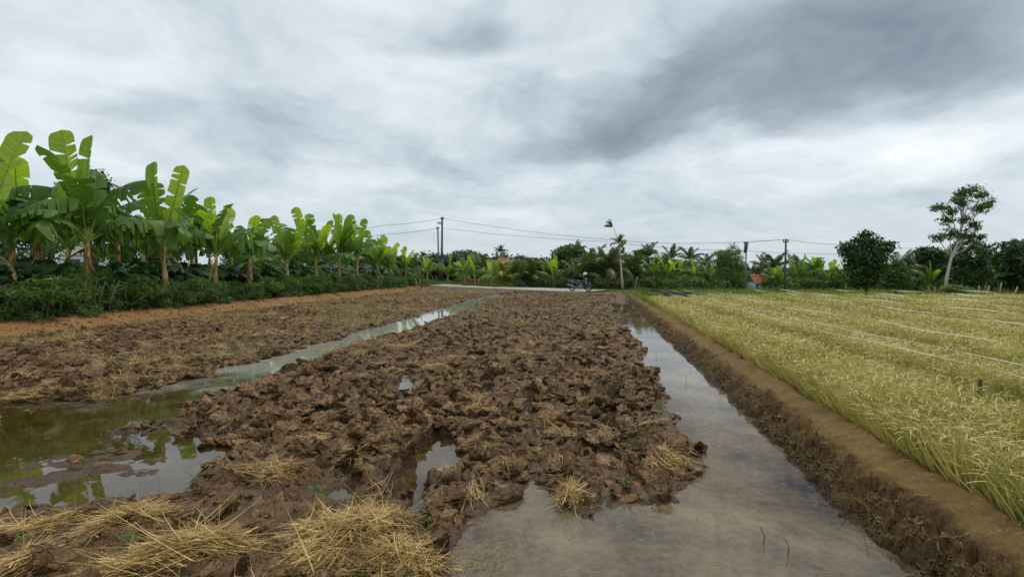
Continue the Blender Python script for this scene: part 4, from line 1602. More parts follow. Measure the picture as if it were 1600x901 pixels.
while sy < 47:
    for rowi, s in enumerate((-17.45, -18.15)):
        y = sy + rowi * 0.55 + random.uniform(-.15, .15)
        x = s + random.uniform(-.15, .15) + SH * y
        j = min(range(len(fy_)), key=lambda q: abs(fy_[q] - y))
        sz = random.uniform(0.75, 1.3) * (1.12 if y < 20 else 0.95)
        look = ['dense dark green', 'feathery pale-tipped', 'thin bare-stemmed'][k % 3]
        key = (look, j, rowi)
        cnt[key] = cnt.get(key, 0) + 1
        where = ['on the bank edge below', 'in the second rank below'][rowi]
        side_ = {1: '', 2: ', the farther one'}.get(cnt[key], ', the farthest one')
        root = empty('shrub', (x, y, 0.34), random.uniform(0, 6.28))
        root.scale = (sz, sz, sz * random.uniform(0.85, 1.1))
        tag(root, f'{look} shrub {where} {nick[j]}{side_}', 'shrub', 'hedge shrubs along the earth bank')
        obj('foliage', shrub_shapes[k % 6][0], root)
        obj('stem', shrub_stems[k % 3], root)
        k += 1
    sy += 1.15 if sy < 30 else 1.6

# undergrowth between the hedge and the plants, and taro behind
ug = [crown_mesh('undergrowth_shape', [(0, 0, 0.22, .4, .4, .22), (.2, .1, .4, .25, .25, .2)], 260, 0.07, 'shrub', 950 + k, shell=0.1, up=0.6, aspect=0.4) for k in range(3)]
n = 900
y = rng.uniform(10, 50, n)
s = -rng.uniform(16.75, 24, n)
x = s + SH * y
scatter('undergrowth', np.stack([x, y, np.full(n, 0.33)], 1), np.stack([np.zeros(n), np.zeros(n), rng.uniform(0, 6.28, n)], 1), rng.uniform(0.5, 1.1, n) * np.where(s > -17.2, 0.6, 1.1), rng.integers(0, 3, n), ug)


def taro(seed):
    r = np.random.default_rng(seed)
    V, F, tn = [], [], []
    for k in range(9):
        a = r.uniform(0, 6.28)
        h = r.uniform(0.5, 1.15)
        o = r.uniform(0.1, 0.45)
        c = np.array([cos(a) * o, sin(a) * o, h])
        d = np.array([cos(a), sin(a), -0.55])
        sd_ = np.array([-sin(a), cos(a), 0])
        L = r.uniform(0.22, 0.36)
        b = len(V)
        V += [c - d * L * .35, c + sd_ * L * .42 - d * L * .45, c + sd_ * L * .4 + d * L * .15, c + d * L, c - sd_ * L * .4 + d * L * .15, c - sd_ * L * .42 - d * L * .45]
        F += [(b, b + 1, b + 2, b + 3), (b, b + 3, b + 4, b + 5)]
        q = len(V)
        w_ = sd_ * 0.012
        V += [np.array([0, 0, 0]) - w_, np.array([0, 0, 0]) + w_, c + w_, c - w_]
        F += [(q, q + 1, q + 2, q + 3)]
        t = r.random()
        tn += [t, t, 0.2]
    me = mesh_np('taro_shape', V, F, [M['taro']], smooth=False)
    tint_attr(me, tn)
    return me


taros = [taro(980 + k) for k in range(4)]
n = 1500
y = rng.uniform(11, 50, n)
s = -rng.uniform(18.8, 30, n)
x = s + SH * y
scatter('taro_plants', np.stack([x, y, np.full(n, 0.38)], 1), np.stack([np.zeros(n), np.zeros(n), rng.uniform(0, 6.28, n)], 1), rng.uniform(0.9, 1.7, n), rng.integers(0, 4, n), taros)

# trees deep in the garden
for (lab, cxp, cyp, rx, ry, dep, mat, sd_) in [
        ('round dark tree rising behind the V-leaved and single-leaved banana plants', 306, 352, 26, 26, 40, 'tree_dark', 1),
        ('dark tree top showing behind the tallest banana plant', 150, 300, 18, 34, 34, 'tree_dark', 2),
        ('wide dark tree behind the leftmost banana leaves', 30, 385, 70, 40, 34, 'tree_dark', 3),
        ('low dark tree behind the stems of the second tallest banana plant', 220, 400, 60, 26, 38, 'tree_dark', 4),
        ('low dark tree behind the spread-leaved banana plant', 400, 408, 60, 20, 44, 'tree_dark', 5),
        ('low dark tree behind the rabbit-eared banana plant', 520, 408, 60, 20, 50, 'tree_dark', 6),
        ('low dark tree behind the last banana plants by the road', 610, 416, 40, 16, 56, 'tree_dark', 7)]:
    b = gz(cxp, dep, 0.3)
    r_ = random.Random(sd_)
    bl = [px_blob(cxp, cyp, rx * .7, ry * .8, dep, b)]
    for q in range(6):
        a = q * 1.05
        bl.append(px_blob(cxp + cos(a) * rx * .65, cyp - sin(a) * ry * .6, rx * .42, ry * .45, dep, b, dy=r_.uniform(-1, 1)))
    tree('garden_tree', b, bl, lab, n=3200, size=0.17, mat=mat, bark='bark_dark', rad=0.16, seed=sd_ + 10, group='trees behind the banana garden')

# ------------------------------------------------------------------ palms
def frond_mesh(name, seed, e0, curve, mat, pairs=22, ll=0.27):
    """a coconut frond one metre long"""
    r = random.Random(seed)
    V, F = [], []
    K = 40
    P, T = [Vector((0, 0, 0))], []
    for k in range(K + 1):
        e = R(e0 - curve * (k / K) ** 1.4)
        d = Vector((cos(e), 0, sin(e)))
        T.append(d)
        P.append(P[-1] + d / K)
    for k in range(K):
        if k % 4 == 0:
            a, b = P[k], P[min(k + 4, K)]
            w1, w2 = 0.014 * (1 - k / K * .8), 0.014 * (1 - (k + 4) / K * .8)
            i = len(V)
            V += [a + Vector((0, w1, 0)), a - Vector((0, w1, 0)), b - Vector((0, w2, 0)), b + Vector((0, w2, 0))]
            F.append((i, i + 1, i + 2, i + 3))
    for q in range(pairs):
        t = 0.16 + 0.84 * q / pairs
        i = min(int(t * K), K)
        c, d = P[i], T[i]
        ln = ll * (1 - 0.55 * abs(t - 0.45) / 0.55) * r.uniform(0.8, 1.1)
        for s in (-1, 1):
            dirv = (d * 0.75 + Vector((0, s * 0.85, 0)) + Vector((0, 0, -0.15 - r.uniform(0, 0.5)))).normalized()
            w_ = d * 0.022
            m_ = c + dirv * ln * 0.55 + Vector((0, 0, 0.0))
            e_ = c + dirv * ln + Vector((0, 0, -ln * 0.35))
            j = len(V)
            V += [c - w_, c + w_, m_ + w_ * .9, m_ - w_ * .9, e_]
            F.append((j, j + 1, j + 2, j + 3))
            V.append(e_ + d * 0.003)
            F.append((j + 3, j + 2, j + 5, j + 4))
    return mesh_np(name, [v[:] for v in V], F, [M[mat]], smooth=False)


FR = {m: {'up': [frond_mesh('frond_shape', k, 80, 45 + 10 * k, m) for k in range(2)], 'mid': [frond_mesh('frond_shape', 5 + k, 55, 75 + 15 * k, m) for k in range(3)],
          'low': [frond_mesh('frond_shape', 9 + k, 18, 85, m) for k in range(2)]} for m in ('palm', 'palm_yellow')}


def palm(px, depth, zb, stem, fl, nf, label, group, seed, mat='palm', lean=0.0, cat='palm tree', spread=None):
    r = random.Random(seed)
    b = gz(px, depth, zb)
    root = empty('palm_tree', b)
    tag(root, label, cat, group)
    g = MB()
    pts = [(lean * (k / 5) ** 1.5 * stem, 0, stem * k / 5 - 0.1) for k in range(6)]
    g.tube(pts, [0.17 - 0.012 * k for k in range(6)], 8)
    g.build('trunk', M['bark'], root, smooth=True)
    t = Vector(pts[-1])
    for k in range(nf):
        f = k / nf
        kind = 'up' if f < 0.28 else ('mid' if f < 0.72 else 'low')
        if spread == 'up':
            kind = 'up' if f < 0.5 else 'mid'
        me = FR[mat][kind][r.randrange(len(FR[mat][kind]))]
        obj('frond', me, root, t, (r.uniform(-.25, .25), r.uniform(-.15, .15), k * 2.4 + r.uniform(-.4, .4)), fl * r.uniform(0.8, 1.1))
    return root


GP = 'coconut palms beyond the road'
palm(787, 44, 0.15, 0.6, 2.9, 19, 'yellow-green young palm with fronds fanning up from the roadside', GP, 1, 'palm_yellow', spread='up')
palm(824, 43, 0.15, 0.5, 2.9, 17, 'dark young palm with steep fronds, next to the yellow-green palm', GP, 2, spread='up')
palm(783, 62, 0.2, 4.2, 1.25, 14, 'small windblown palm crown showing above the yellow-green palm', GP, 3)
palm(756, 60, 0.2, 1.2, 3.0, 14, 'dark spiky palm in front of the long tiled roof', GP, 4, spread='up')
palm(906, 41, 0.15, 0.7, 2.8, 18, 'wide palm whose long fronds arch over the parked motorcycle', GP, 5)
palm(926, 42, 0.15, 1.7, 2.9, 16, 'palm with upright spiky crown just behind the motorcycle', GP, 6)
palm(950, 41, 0.15, 1.8, 3.0, 19, 'tallest dark palm of the roadside cluster, left of the tufted tree', GP, 7)
palm(990, 41, 0.1, 1.3, 2.6, 15, 'bushy palm right behind the pale trunk of the tufted tree', GP, 8)
palm(900, 50, 0.1, 3.9, 1.35, 13, 'palm crown sticking out above the rounded light green tree', GP, 9)
palm(1012, 52, 0.0, 3.4, 2.1, 14, 'palm at the end of the dark cluster beyond the banana clump', GP, 10)
palm(1048, 58, 0.0, 3.4, 2.0, 13, 'hazy palm halfway between the tufted tree and the bamboo', GP, 11)
palm(1078, 54, 0.0, 3.1, 2.1, 16, 'open round palm crown standing clear left of the bamboo', GP, 12)
palm(1102, 66, 0.0, 2.6, 2.2, 13, 'small palm right of the open round palm', GP, 13)
palm(1192, 64, 0.0, 2.4, 2.3, 13, 'palm behind the small hut with the red roof', GP, 14)
palm(1212, 58, 0.0, 2.3, 2.6, 16, 'broad palm between the red-roofed hut and the dark pole', GP, 15)
palm(1246, 60, 0.0, 2.0, 2.6, 15, 'palm just right of the dark pole with feathery fronds', GP, 16)
palm(1276, 75, 0.0, 2.9, 1.6, 12, 'far palm with a small star-shaped crown', GP, 17)
palm(1404, 36, -0.1, 2.0, 1.9, 13, 'palm with stiff fronds behind the round dark tree', GP, 18)
palm(1470, 44, 0.0, 2.4, 2.6, 13, 'dark palm behind the tall pale-trunked tree', GP, 19)
palm(703, 75, 0.1, 2.0, 2.4, 13, 'small palm top seen between the two poles and the far trees', GP, 20)
palm(678, 66, 0.1, 1.2, 2.6, 13, 'feathery palm beside the leaning pole', GP, 21)
palm(1580, 40, 0.0, 2.6, 2.6, 13, 'dark palm in the thicket at the picture edge', GP, 22)

# ------------------------------------------------------------------ far banana plants
GB = 'banana plants beyond the road and the rice'
fb = [(668, 55, 1.4, 2.2, 'bright banana plant at the foot of the leaning pole'), (700, 52, 1.1, 2.4, 'bright banana plant with spiky leaves right behind the rusty pole'),
      (726, 50, 1.3, 2.3, 'banana plant right of the rusty pole with arching lit leaves'), (742, 48, 1.2, 2.2, 'banana plant with a brown stem before the long tiled roof'),
      (768, 46, 1.0, 2.0, 'banana plant beside the ochre wall'), (868, 42.5, 0.7, 2.3, 'light green banana plant left of the motorcycle'),
      (853, 46, 1.2, 1.8, 'small banana plant by the brown post'), (1000, 41, 1.2, 1.7, 'small banana plant right of the tufted tree'),
      (1021, 42, 1.4, 1.9, 'banana plant with a star of pale leaves, first of three'), (1041, 42, 1.4, 2.0, 'banana plant with a star of pale leaves, second of three'),
      (1060, 43, 1.3, 1.9, 'banana plant with a star of pale leaves, third of three'), (1085, 46, 1.3, 1.9, 'banana plant under the open round palm'),
      (1107, 46, 1.1, 1.8, 'banana plant left against the bamboo'), (1210, 46, 0.9, 1.7, 'banana plant right against the red-roofed hut'),
      (1222, 43, 0.8, 1.8, 'banana plant left at the foot of the dark pole'), (1248, 41, 1.1, 2.3, 'yellowish banana plant with an upright leaf, right of the dark pole'),
      (1276, 42, 1.2, 2.2, 'broad banana plant under the far star-shaped palm'), (1296, 42, 1.0, 2.0, 'banana plant right of the broad one with brown stem'),
      (1322, 40, 0.8, 2.0, 'banana plant just left of the round dark tree'), (1452, 36, 0.8, 1.9, 'banana plant with one upright leaf left of the pale trunk'),
      (1150, 50, 0.9, 1.8, 'banana plant right behind the bamboo'), (1540, 36, 0.9, 1.9, 'dark banana plant in the thicket past the pale trunk'),
      (715, 58, 1.1, 1.9, 'banana plant deeper in, between the rusty pole and the long roof')]
for k, (px, d, sh, ll, lab) in enumerate(fb):
    r_ = random.Random(k + 5)
    banana(px, d, sh, [(r_.uniform(-18, 18), ll, 'erect' if k % 2 else 'up', r_.uniform(0, 60))], 8, ll, 150 + k, lab, GB, z0=0.15 if px < 980 else -0.1, frontrow=False, dead=0, rbase=0.11, young=0.5)

# ------------------------------------------------------------------ single trees
b = gz(1354, 31, -0.1)
D = 31
tree('broadleaf_tree', b, [px_blob(*q, D, b) for q in [(1352, 400, 30, 20), (1330, 392, 16, 11), (1352, 376, 20, 12), (1378, 388, 16, 11), (1388, 382, 9, 7), (1342, 418, 20, 18), (1366, 418, 20, 18), (1350, 438, 22, 12), (1322, 385, 9, 7), (1354, 366, 8, 6)]],
     'round dark glossy tree standing alone above the rice', n=7500, size=0.115, mat='tree_dark', bark='bark_dark', rad=0.10, seed=21, shell=0.45)
b = gz(1400, 29.5, -0.1)
tree('bush', b, [px_blob(*q, 29.5, b) for q in [(1400, 428, 17, 16), (1392, 440, 14, 12), (1412, 440, 14, 12), (1402, 416, 10, 9)]],
     'lighter rounded bush right beside the round dark tree', n=3000, size=0.09, mat='tree_mid', bark='bark_dark', rad=0.05, seed=22, cat='bush')
b = gz(1476, 34, -0.1)
D = 34
tk = [at(1475, 460, D), at(1480, 430, D), at(1487, 400, D), at(1499, 375, D), at(1503, 345, D), at(1506, 322, D)]
tk = [tuple(q - b) for q in tk]
tree('tall_tree', b, [px_blob(q[0], q[1], q[2] * 1.12, q[3] * 1.65, D, b, dy=random.Random(i).uniform(-.7, .7)) for i, q in enumerate([(1503, 303, 13, 8), (1520, 297, 10, 6), (1534, 305, 12, 6), (1470, 324, 13, 4), (1486, 330, 9, 5), (1530, 325, 16, 6), (1545, 318, 9, 6), (1480, 345, 12, 5),
     (1522, 351, 11, 6), (1506, 344, 8, 5), (1484, 366, 15, 6), (1466, 372, 12, 4), (1510, 368, 12, 6), (1500, 315, 10, 7), (1528, 372, 10, 5)])],
     'tall open tree with a pale leaning trunk and layered foliage', n=5600, size=0.085, mat='tree_mid', bark='bark_pale', trunk=tk, rad=0.115, seed=23, shell=0.05, up=0.1)
for i, (lab, px, D, bl, mat, n, sz) in enumerate([
    ('slim-stemmed dark tree close right of the pale trunk', 1508, 36, [(1510, 385, 20, 12), (1525, 400, 22, 16), (1500, 405, 18, 14), (1520, 425, 26, 18), (1505, 442, 20, 12), (1538, 388, 12, 7)], 'tree_dark', 4200, .13),
    ('bushy dark tree left behind the tall pale trunk', 1452, 37, [(1452, 398, 18, 14), (1440, 395, 8, 6), (1458, 415, 20, 18), (1446, 432, 18, 14)], 'tree_dark', 3200, .13),
    ('broad dark tree at the picture edge above the stakes', 1582, 36, [(1578, 385, 16, 9), (1592, 388, 22, 12), (1575, 405, 22, 16), (1596, 415, 26, 22), (1570, 432, 24, 16), (1600, 440, 26, 14)], 'tree_dark', 5000, .14),
    ('dark tree filling the gap between the slim-stemmed and the edge trees', 1550, 39, [(1550, 408, 18, 14), (1545, 430, 22, 18), (1560, 422, 16, 14)], 'tree_dark', 3000, .14),
    ('rounded light green tree overtopping the roadside palms', 886, 47, [(876, 397, 14, 11), (890, 394, 16, 12), (903, 396, 12, 12), (880, 412, 18, 12), (900, 414, 18, 12), (872, 408, 10, 8)], 'tree_mid', 4200, .16),
    ('small dark-topped tree left of the rounded light green tree', 845, 50, [(846, 410, 10, 7), (842, 420, 14, 10), (856, 424, 12, 8)], 'tree_dark', 1500, .17),
    ('leafy tree behind the dark young palm', 812, 52, [(812, 408, 14, 10), (802, 412, 10, 8), (826, 412, 12, 10), (815, 424, 20, 10)], 'tree_dark', 2200, .17),
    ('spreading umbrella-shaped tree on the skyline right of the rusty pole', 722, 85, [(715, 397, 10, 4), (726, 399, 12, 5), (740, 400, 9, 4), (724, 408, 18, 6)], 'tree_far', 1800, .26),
    ('leaning leafy tree on the skyline right of the tufted tree', 1003, 48, [(1008, 392, 10, 4), (1000, 396, 9, 5), (1003, 408, 16, 9), (1012, 418, 18, 10), (1026, 412, 12, 8)], 'tree_mid', 2600, .15),
    ('dark tree between the palms behind the tufted tree', 975, 50, [(978, 405, 14, 9), (968, 415, 16, 9), (985, 418, 14, 9)], 'tree_dark', 2000, .16),
    ('bush at the foot of the slim-stemmed dark tree', 1495, 30, [(1497, 452, 18, 5), (1488, 450, 12, 5)], 'tree_light', 1500, .08)]):
    b = gz(px, D, 0.1 if px < 980 else -0.1)
    tree('roadside_tree' if px < 1100 else 'field_edge_tree', b, [px_blob(*q, D, b, dy=random.Random(i * 9 + k).uniform(-.8, .8)) for k, q in enumerate(bl)], lab, n=n, size=sz, mat=mat, bark='bark_dark' if px != 1508 else 'bark_pale', rad=0.09, seed=30 + i,
         group='trees along the skyline')
# bamboo clump
b = gz(1142, 43, -0.1)
D = 43
root = empty('bamboo_clump', b)
tag(root, 'tall feathery bamboo clump with pointed tops left of the light pole', 'bamboo clump')
bl = [px_blob(q[0], q[1] - 2, q[2] * 1.25, q[3] * 1.3, D, b, dy=random.Random(k).uniform(-.5, .5)) for k, q in enumerate([(1143, 389, 5, 6), (1150, 397, 7, 8), (1136, 400, 8, 8), (1120, 397, 8, 4), (1128, 405, 10, 8), (1144, 412, 16, 12), (1155, 420, 10, 12), (1132, 425, 16, 12), (1148, 438, 18, 12), (1125, 412, 9, 8)])]
obj('foliage', crown_mesh('foliage', bl, 9000, 0.13, 'tree_light', 60, shell=0.1, up=0.1, aspect=0.22), root)
for q in bl:
    g = MB()
    g.tube([(q[0] * .15, q[1] * .15, -0.1), (q[0] * .5, q[1] * .5, q[2] * .6), (q[0], q[1], q[2])], [0.045, 0.035, 0.015], 6)
    g.build('culm', M['stake'], root, smooth=True)
# tall thin tree with tufts of leaves
b = gz(973, 36.5, 0.1)
D = 36.5
root = empty('tufted_tree', b)
tag(root, 'very thin tall tree with three separate leaf tufts and pale trunk', 'tree')
tk = [tuple(at(*q, D) - b) for q in [(973, 450), (971, 425), (969, 400), (966, 380), (962, 364), (957, 352)]]
g = MB()
g.tube(tk, [0.11, 0.08, 0.05, 0.035, 0.025, 0.014], 7)
g.build('trunk', M['bark_pale'], root, smooth=True)
for (px, py, L_, nf, kk) in [(957, 355, 0.75, 8, 'a'), (966, 380, 0.85, 11, 'b'), (971, 397, 0.6, 9, 'c')]:
    p = at(px, py, D) - b
    r_ = random.Random(px)
    for k in range(nf):
        me = FR['palm'][['mid', 'low', 'up'][k % 3] if kk != 'a' else ['up', 'mid'][k % 2]][0]
        a = k * 2.4
        if kk == 'a':
            a = pi + r_.uniform(-.9, .9)
        obj('frond', me, root, p, (r_.uniform(-.3, .3), r_.uniform(-.3, .3), a), (L_, L_ * 1.3, L_))

# far wood on the skyline: one mass
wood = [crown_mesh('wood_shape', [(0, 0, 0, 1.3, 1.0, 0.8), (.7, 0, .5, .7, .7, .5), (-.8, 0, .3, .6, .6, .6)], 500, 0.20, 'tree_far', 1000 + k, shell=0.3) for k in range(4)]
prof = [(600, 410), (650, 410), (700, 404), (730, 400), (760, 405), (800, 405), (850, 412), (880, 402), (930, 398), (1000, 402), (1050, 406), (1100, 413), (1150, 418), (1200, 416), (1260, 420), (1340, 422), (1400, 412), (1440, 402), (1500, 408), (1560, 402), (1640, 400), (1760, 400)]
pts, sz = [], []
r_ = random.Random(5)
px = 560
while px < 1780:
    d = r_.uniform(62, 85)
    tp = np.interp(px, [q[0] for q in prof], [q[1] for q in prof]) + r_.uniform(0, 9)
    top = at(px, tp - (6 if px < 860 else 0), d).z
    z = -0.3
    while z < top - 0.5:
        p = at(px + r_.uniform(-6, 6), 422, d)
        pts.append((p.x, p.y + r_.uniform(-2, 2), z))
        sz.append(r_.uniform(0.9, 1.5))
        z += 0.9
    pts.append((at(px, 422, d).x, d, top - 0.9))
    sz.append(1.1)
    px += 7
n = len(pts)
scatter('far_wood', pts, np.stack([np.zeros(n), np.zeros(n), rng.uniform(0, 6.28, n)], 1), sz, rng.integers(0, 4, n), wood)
# low growth under the trees
pts, sz = [], []
for k in range(1500):
    px = r_.uniform(640, 1700)
    d = r_.uniform(40, 60)
    if 1158 < px < 1204 and d < 49:
        continue
    if px < 980 and d < road_mid(at(px, 422, d).x) + 5:
        continue
    p = at(px, 422, d)
    pts.append((p.x, p.y, -0.15 if px > 980 else 0.1))
    sz.append(r_.uniform(0.5, 1.0) * (1.0 if px < 980 else 1.5))
n = len(pts)
ug2 = [crown_mesh('low_growth_shape', [(0, 0, 0.3, .6, .6, .35), (.3, .1, .6, .35, .35, .3)], 200, 0.13, 'tree_mid', 1010 + k, shell=0.1, up=0.6, aspect=0.4) for k in range(3)]
scatter('low_growth', pts, np.stack([np.zeros(n), np.zeros(n), rng.uniform(0, 6.28, n)], 1), sz, rng.integers(0, 3, n), ug2)


# roadside grass
def grass_tuft(seed, h, n=26, wd=0.012):
    r = np.random.default_rng(seed)
    P0 = r.normal(size=(n, 3)) * 0.10
    P0[:, 2] = 0
    D_ = r.normal(size=(n, 3)) * 0.35
    D_[:, 2] = 1
    V, F = blades(P0, D_, r.uniform(.5, 1.1, n) * h, np.full(n, wd), r.uniform(.1, .5, n), r, 4, .2)
    me = mesh_np('grass_tuft_shape', V, F, [M['grassblade']])
    tint_attr(me, np.repeat(r.random(n), 4))
    return me


gt = [grass_tuft(1100 + k, 0.4, wd=0.03) for k in range(4)]
pts, sz = [], []
for k in range(5200):
    x = r_.uniform(-13, 10)
    o = r_.uniform(1.65, 5.0)
    q = road_pt(x, o, 0.12)
    pts.append(q)
    sz.append(r_.uniform(0.6, 1.2) * (0.55 if x > -3 else 1.0))
for k in range(900):
    x = r_.uniform(-12, 8.5)
    q = road_pt(x, -r_.uniform(1.55, 2.0), 0.10)
    pts.append(q)
    sz.append(r_.uniform(0.2, 0.5))
for k in range(2600):                      # beyond the rice and round the canal
    px = r_.uniform(985, 1680)
    d = r_.uniform(33, 42)
    p = at(px, 422, d)
    pts.append((p.x, p.y, -0.15))
    sz.append(r_.uniform(0.6, 1.5))
n = len(pts)
scatter('roadside_grass', pts, np.stack([np.zeros(n), np.zeros(n), rng.uniform(0, 6.28, n)], 1), sz, rng.integers(0, 4, n), gt)
corn = [grass_tuft(1120 + k, 0.95, 14, 0.05) for k in range(3)]
for c_ in corn:
    c_.materials[0] = M['weed']
pts = []
for k in range(150):
    px = r_.choice([r_.uniform(992, 1012), r_.uniform(1035, 1075), r_.uniform(1075, 1165)])
    p = at(px, 422, r_.uniform(33.5, 36))
    pts.append((p.x, p.y, -0.12))
n = len(pts)
scatter('maize_plants', pts, np.stack([np.zeros(n), np.zeros(n), rng.uniform(0, 6.28, n)], 1), rng.uniform(.6, 1.1, n), rng.integers(0, 3, n), corn)
# small weeds on the bund's far end and at the garden foot
n = 420
y = 1.8 + 22 * rng.random(n) ** 1.4
s = rng.uniform(1.98, 2.75, n)
x = s + SH * y
scatter('bund_straw', np.stack([x, y, height(x, y) + 0.004], 1), np.stack([rng.normal(0, .3, n), rng.normal(0, .3, n), rng.uniform(0, 6.28, n)], 1), rng.uniform(0.10, 0.34, n), rng.integers(0, 6, n), old_tufts)
pts, sz = [], []
for k in range(110):
    s = r_.uniform(2.6, 2.8)
    y = r_.uniform(20, 33)
    pts.append((s + SH * y, y, float(zland(s + SH * y, y)[0])))
    sz.append(r_.uniform(0.3, 0.8))
n = len(pts)
scatter('bund_weeds', pts, np.stack([np.zeros(n), np.zeros(n), rng.uniform(0, 6.28, n)], 1), sz, rng.integers(0, 4, n), gt)

# ------------------------------------------------------------------ poles and wires
def pole(label, top, base, D, rb, rt, mat, extra=None, cat='utility pole', split=None):
    t, b = at(*top, D), at(*base, D)
    root = empty('utility_pole', (b.x, b.y, b.z))
    tag(root, label, cat, 'poles carrying the wires')
    h = t - b
    g = MB()
    g.tube([(0, 0, -0.4), (h.x * .4, 0, h.z * .4), (h.x, 0, h.z)], [rb, rb * .6 + rt * .4, rt], 10)
    g.build('shaft', M[mat], root, smooth=True)
    if split:
        g = MB()
        g.tube([(0, 0, 0.0), (h.x * split, 0, h.z * split)], [rb * 1.25, rb * 1.15], 10)
        g.build('lower_sleeve', M['rust'], root, smooth=True)
    g = MB()
    g.box((h.x, 0, h.z - 0.25), (0.42, 0.07, 0.07))
    g.build('crossarm', M['polegrey'], root)
    for dx in (-0.17, 0.17):
        g = MB()
        g.tube([(h.x + dx, 0, h.z - 0.22), (h.x + dx, 0, h.z - 0.12), (h.x + dx, 0, h.z - 0.04)], [0.03, 0.055, 0.03], 8)
        g.build('insulator', M['poledark'], root, smooth=True)
    return root, t, b


pa, ta, ba = pole('tall pole with a rust-red lower half on the road verge', (691, 339), (690, 441), 56, 0.16, 0.10, 'poledark', split=0.36)
pb, tb, bb = pole('shorter greenish pole leaning beside the rusty one', (684, 354), (686, 440), 57.5, 0.11, 0.08, 'polegreen')
pc, tc_, bc = pole('dark pole standing at the edge of the rice field', (1228, 373), (1226, 459), 36, 0.085, 0.065, 'poledark')
pd, td, bd = pole('thin light grey pole with a dark bundle near its top', (1166, 377), (1165, 456), 42, 0.07, 0.055, 'polegrey')
g = MB()
c = at(1165.5, 387, 42) - bd
g.tube([c + Vector((-.03, -.1, .55)), c + Vector((-.04, -.1, 0.1)), c + Vector((-.1, -.1, -.4)), c + Vector((-.06, -.1, -.5))], [0.07, 0.16, 0.13, 0.04], 8)
g.build('cable_bundle', M['poledark'], pd, smooth=True)
# bracket lamp on the tall pole
c = at(686.5, 348, 56) - ba
h = ta - ba
g = MB()
g.tube([(h.x, 0, h.z - 1.3), (c.x + .1, 0, c.z + .1)], 0.03, 6)
g.build('lamp_bracket', M['polegrey'], pa)
g = MB()
g.ball((c.x, -0.05, c.z), (0.28, 0.18, 0.16), 0, 12, 8)
g.build('lamp_head', M['lamp'], pa, smooth=True)


def wire(label, pts, sag=0.0, rad=0.014):
    g = MB()
    P = [Vector(p) for p in pts]
    out_ = []
    for a, b_ in zip(P, P[1:]):
        for k in range(14):
            t = k / 14
            q = a.lerp(b_, t)
            q.z -= 4 * sag * t * (1 - t)
            out_.append(q)
    out_.append(P[-1])
    g.tube(out_, rad, 5)
    o = g.build('wire', M['wire'], smooth=True)
    return tag(o, label, 'wire', 'overhead wires between the poles')


off = Vector((0, 0, -0.03))
wire('upper wire running away from the rusty pole over the banana garden', [at(691, 341, 56), at(600, 352, 52), at(380, 384, 48), at(-60, 390, 44)], 0.12, 0.02)
wire('lower wire running from the leaning pole over the banana garden', [at(684, 356, 57.5), at(600, 366, 53), at(380, 392, 49), at(-60, 400, 44)], 0.12, 0.02)
wire('upper wire swooping down from the rusty pole and on to the dark pole', [at(691, 341, 56), at(980, 377, 46), at(1228, 374, 36)], 0.25, 0.017)
wire('lower wire crossing from the rusty pole to the thin light grey pole', [at(691, 356, 56), at(940, 377, 48), at(1165, 392, 42)], 0.2, 0.017)
wire('lower wire going on past the light grey pole behind the round dark tree', [at(1165, 392, 42), at(1330, 396, 41), at(1500, 399, 42)], 0.1, 0.015)
wire('upper wire going on from the dark pole behind the round dark tree', [at(1228, 374, 36), at(1320, 382, 38), at(1460, 388, 41)], 0.1, 0.015)
wire('thin wire from the light grey pole across to the dark pole', [at(1166, 378, 42), at(1228, 374, 36)], 0.02, 0.012)

# stakes
GS_ = 'wooden stakes'
for lab, top, base, D, mat in [
        ('dark slim post at the corner where the earth bank meets the road', (658, 408), (659, 446), 43, 'stakedark'),
        ('short pale stake at the road end of the earth bank', (656, 436), (657, 447), 41, 'stake'),
        ('short pale stake leaning at the road end, closer to the hedge', (649, 436), (653, 447), 40, 'stake'),
        ('leaning stake at the rice edge right of the pale trunk, first of four', (1530, 446), (1528, 462), 27, 'stake'),
        ('leaning stake at the rice edge right of the pale trunk, second of four', (1546, 446), (1541, 462), 27, 'stake'),
        ('leaning stake at the rice edge right of the pale trunk, third of four', (1565, 441), (1561, 462), 27, 'stake'),
        ('leaning stake at the rice edge right of the pale trunk, fourth of four', (1590, 448), (1583, 464), 27, 'stake'),
        ('pale bent stake under the banana plant left of the pale trunk', (1460, 448), (1461, 461), 29, 'stake'),
        ('brown post standing among the palms beside the small banana plant', (862, 428), (866, 448), 41, 'bark'),
        ('thin grey post beside the tufted tree at the canal', (996, 432), (992, 449), 37, 'stake')]:
    t, b = at(*top, D), at(*base, D)
    g = MB()
    g.tube([(0, 0, -0.4), (0, 0, 0), tuple((t - b) * .5 + Vector((.01, 0, 0))), tuple(t - b)], [0.045, 0.043, 0.038, 0.033], 7)
    tag(g.build('stake', M[mat], loc=b, smooth=True), lab, 'stake', GS_)

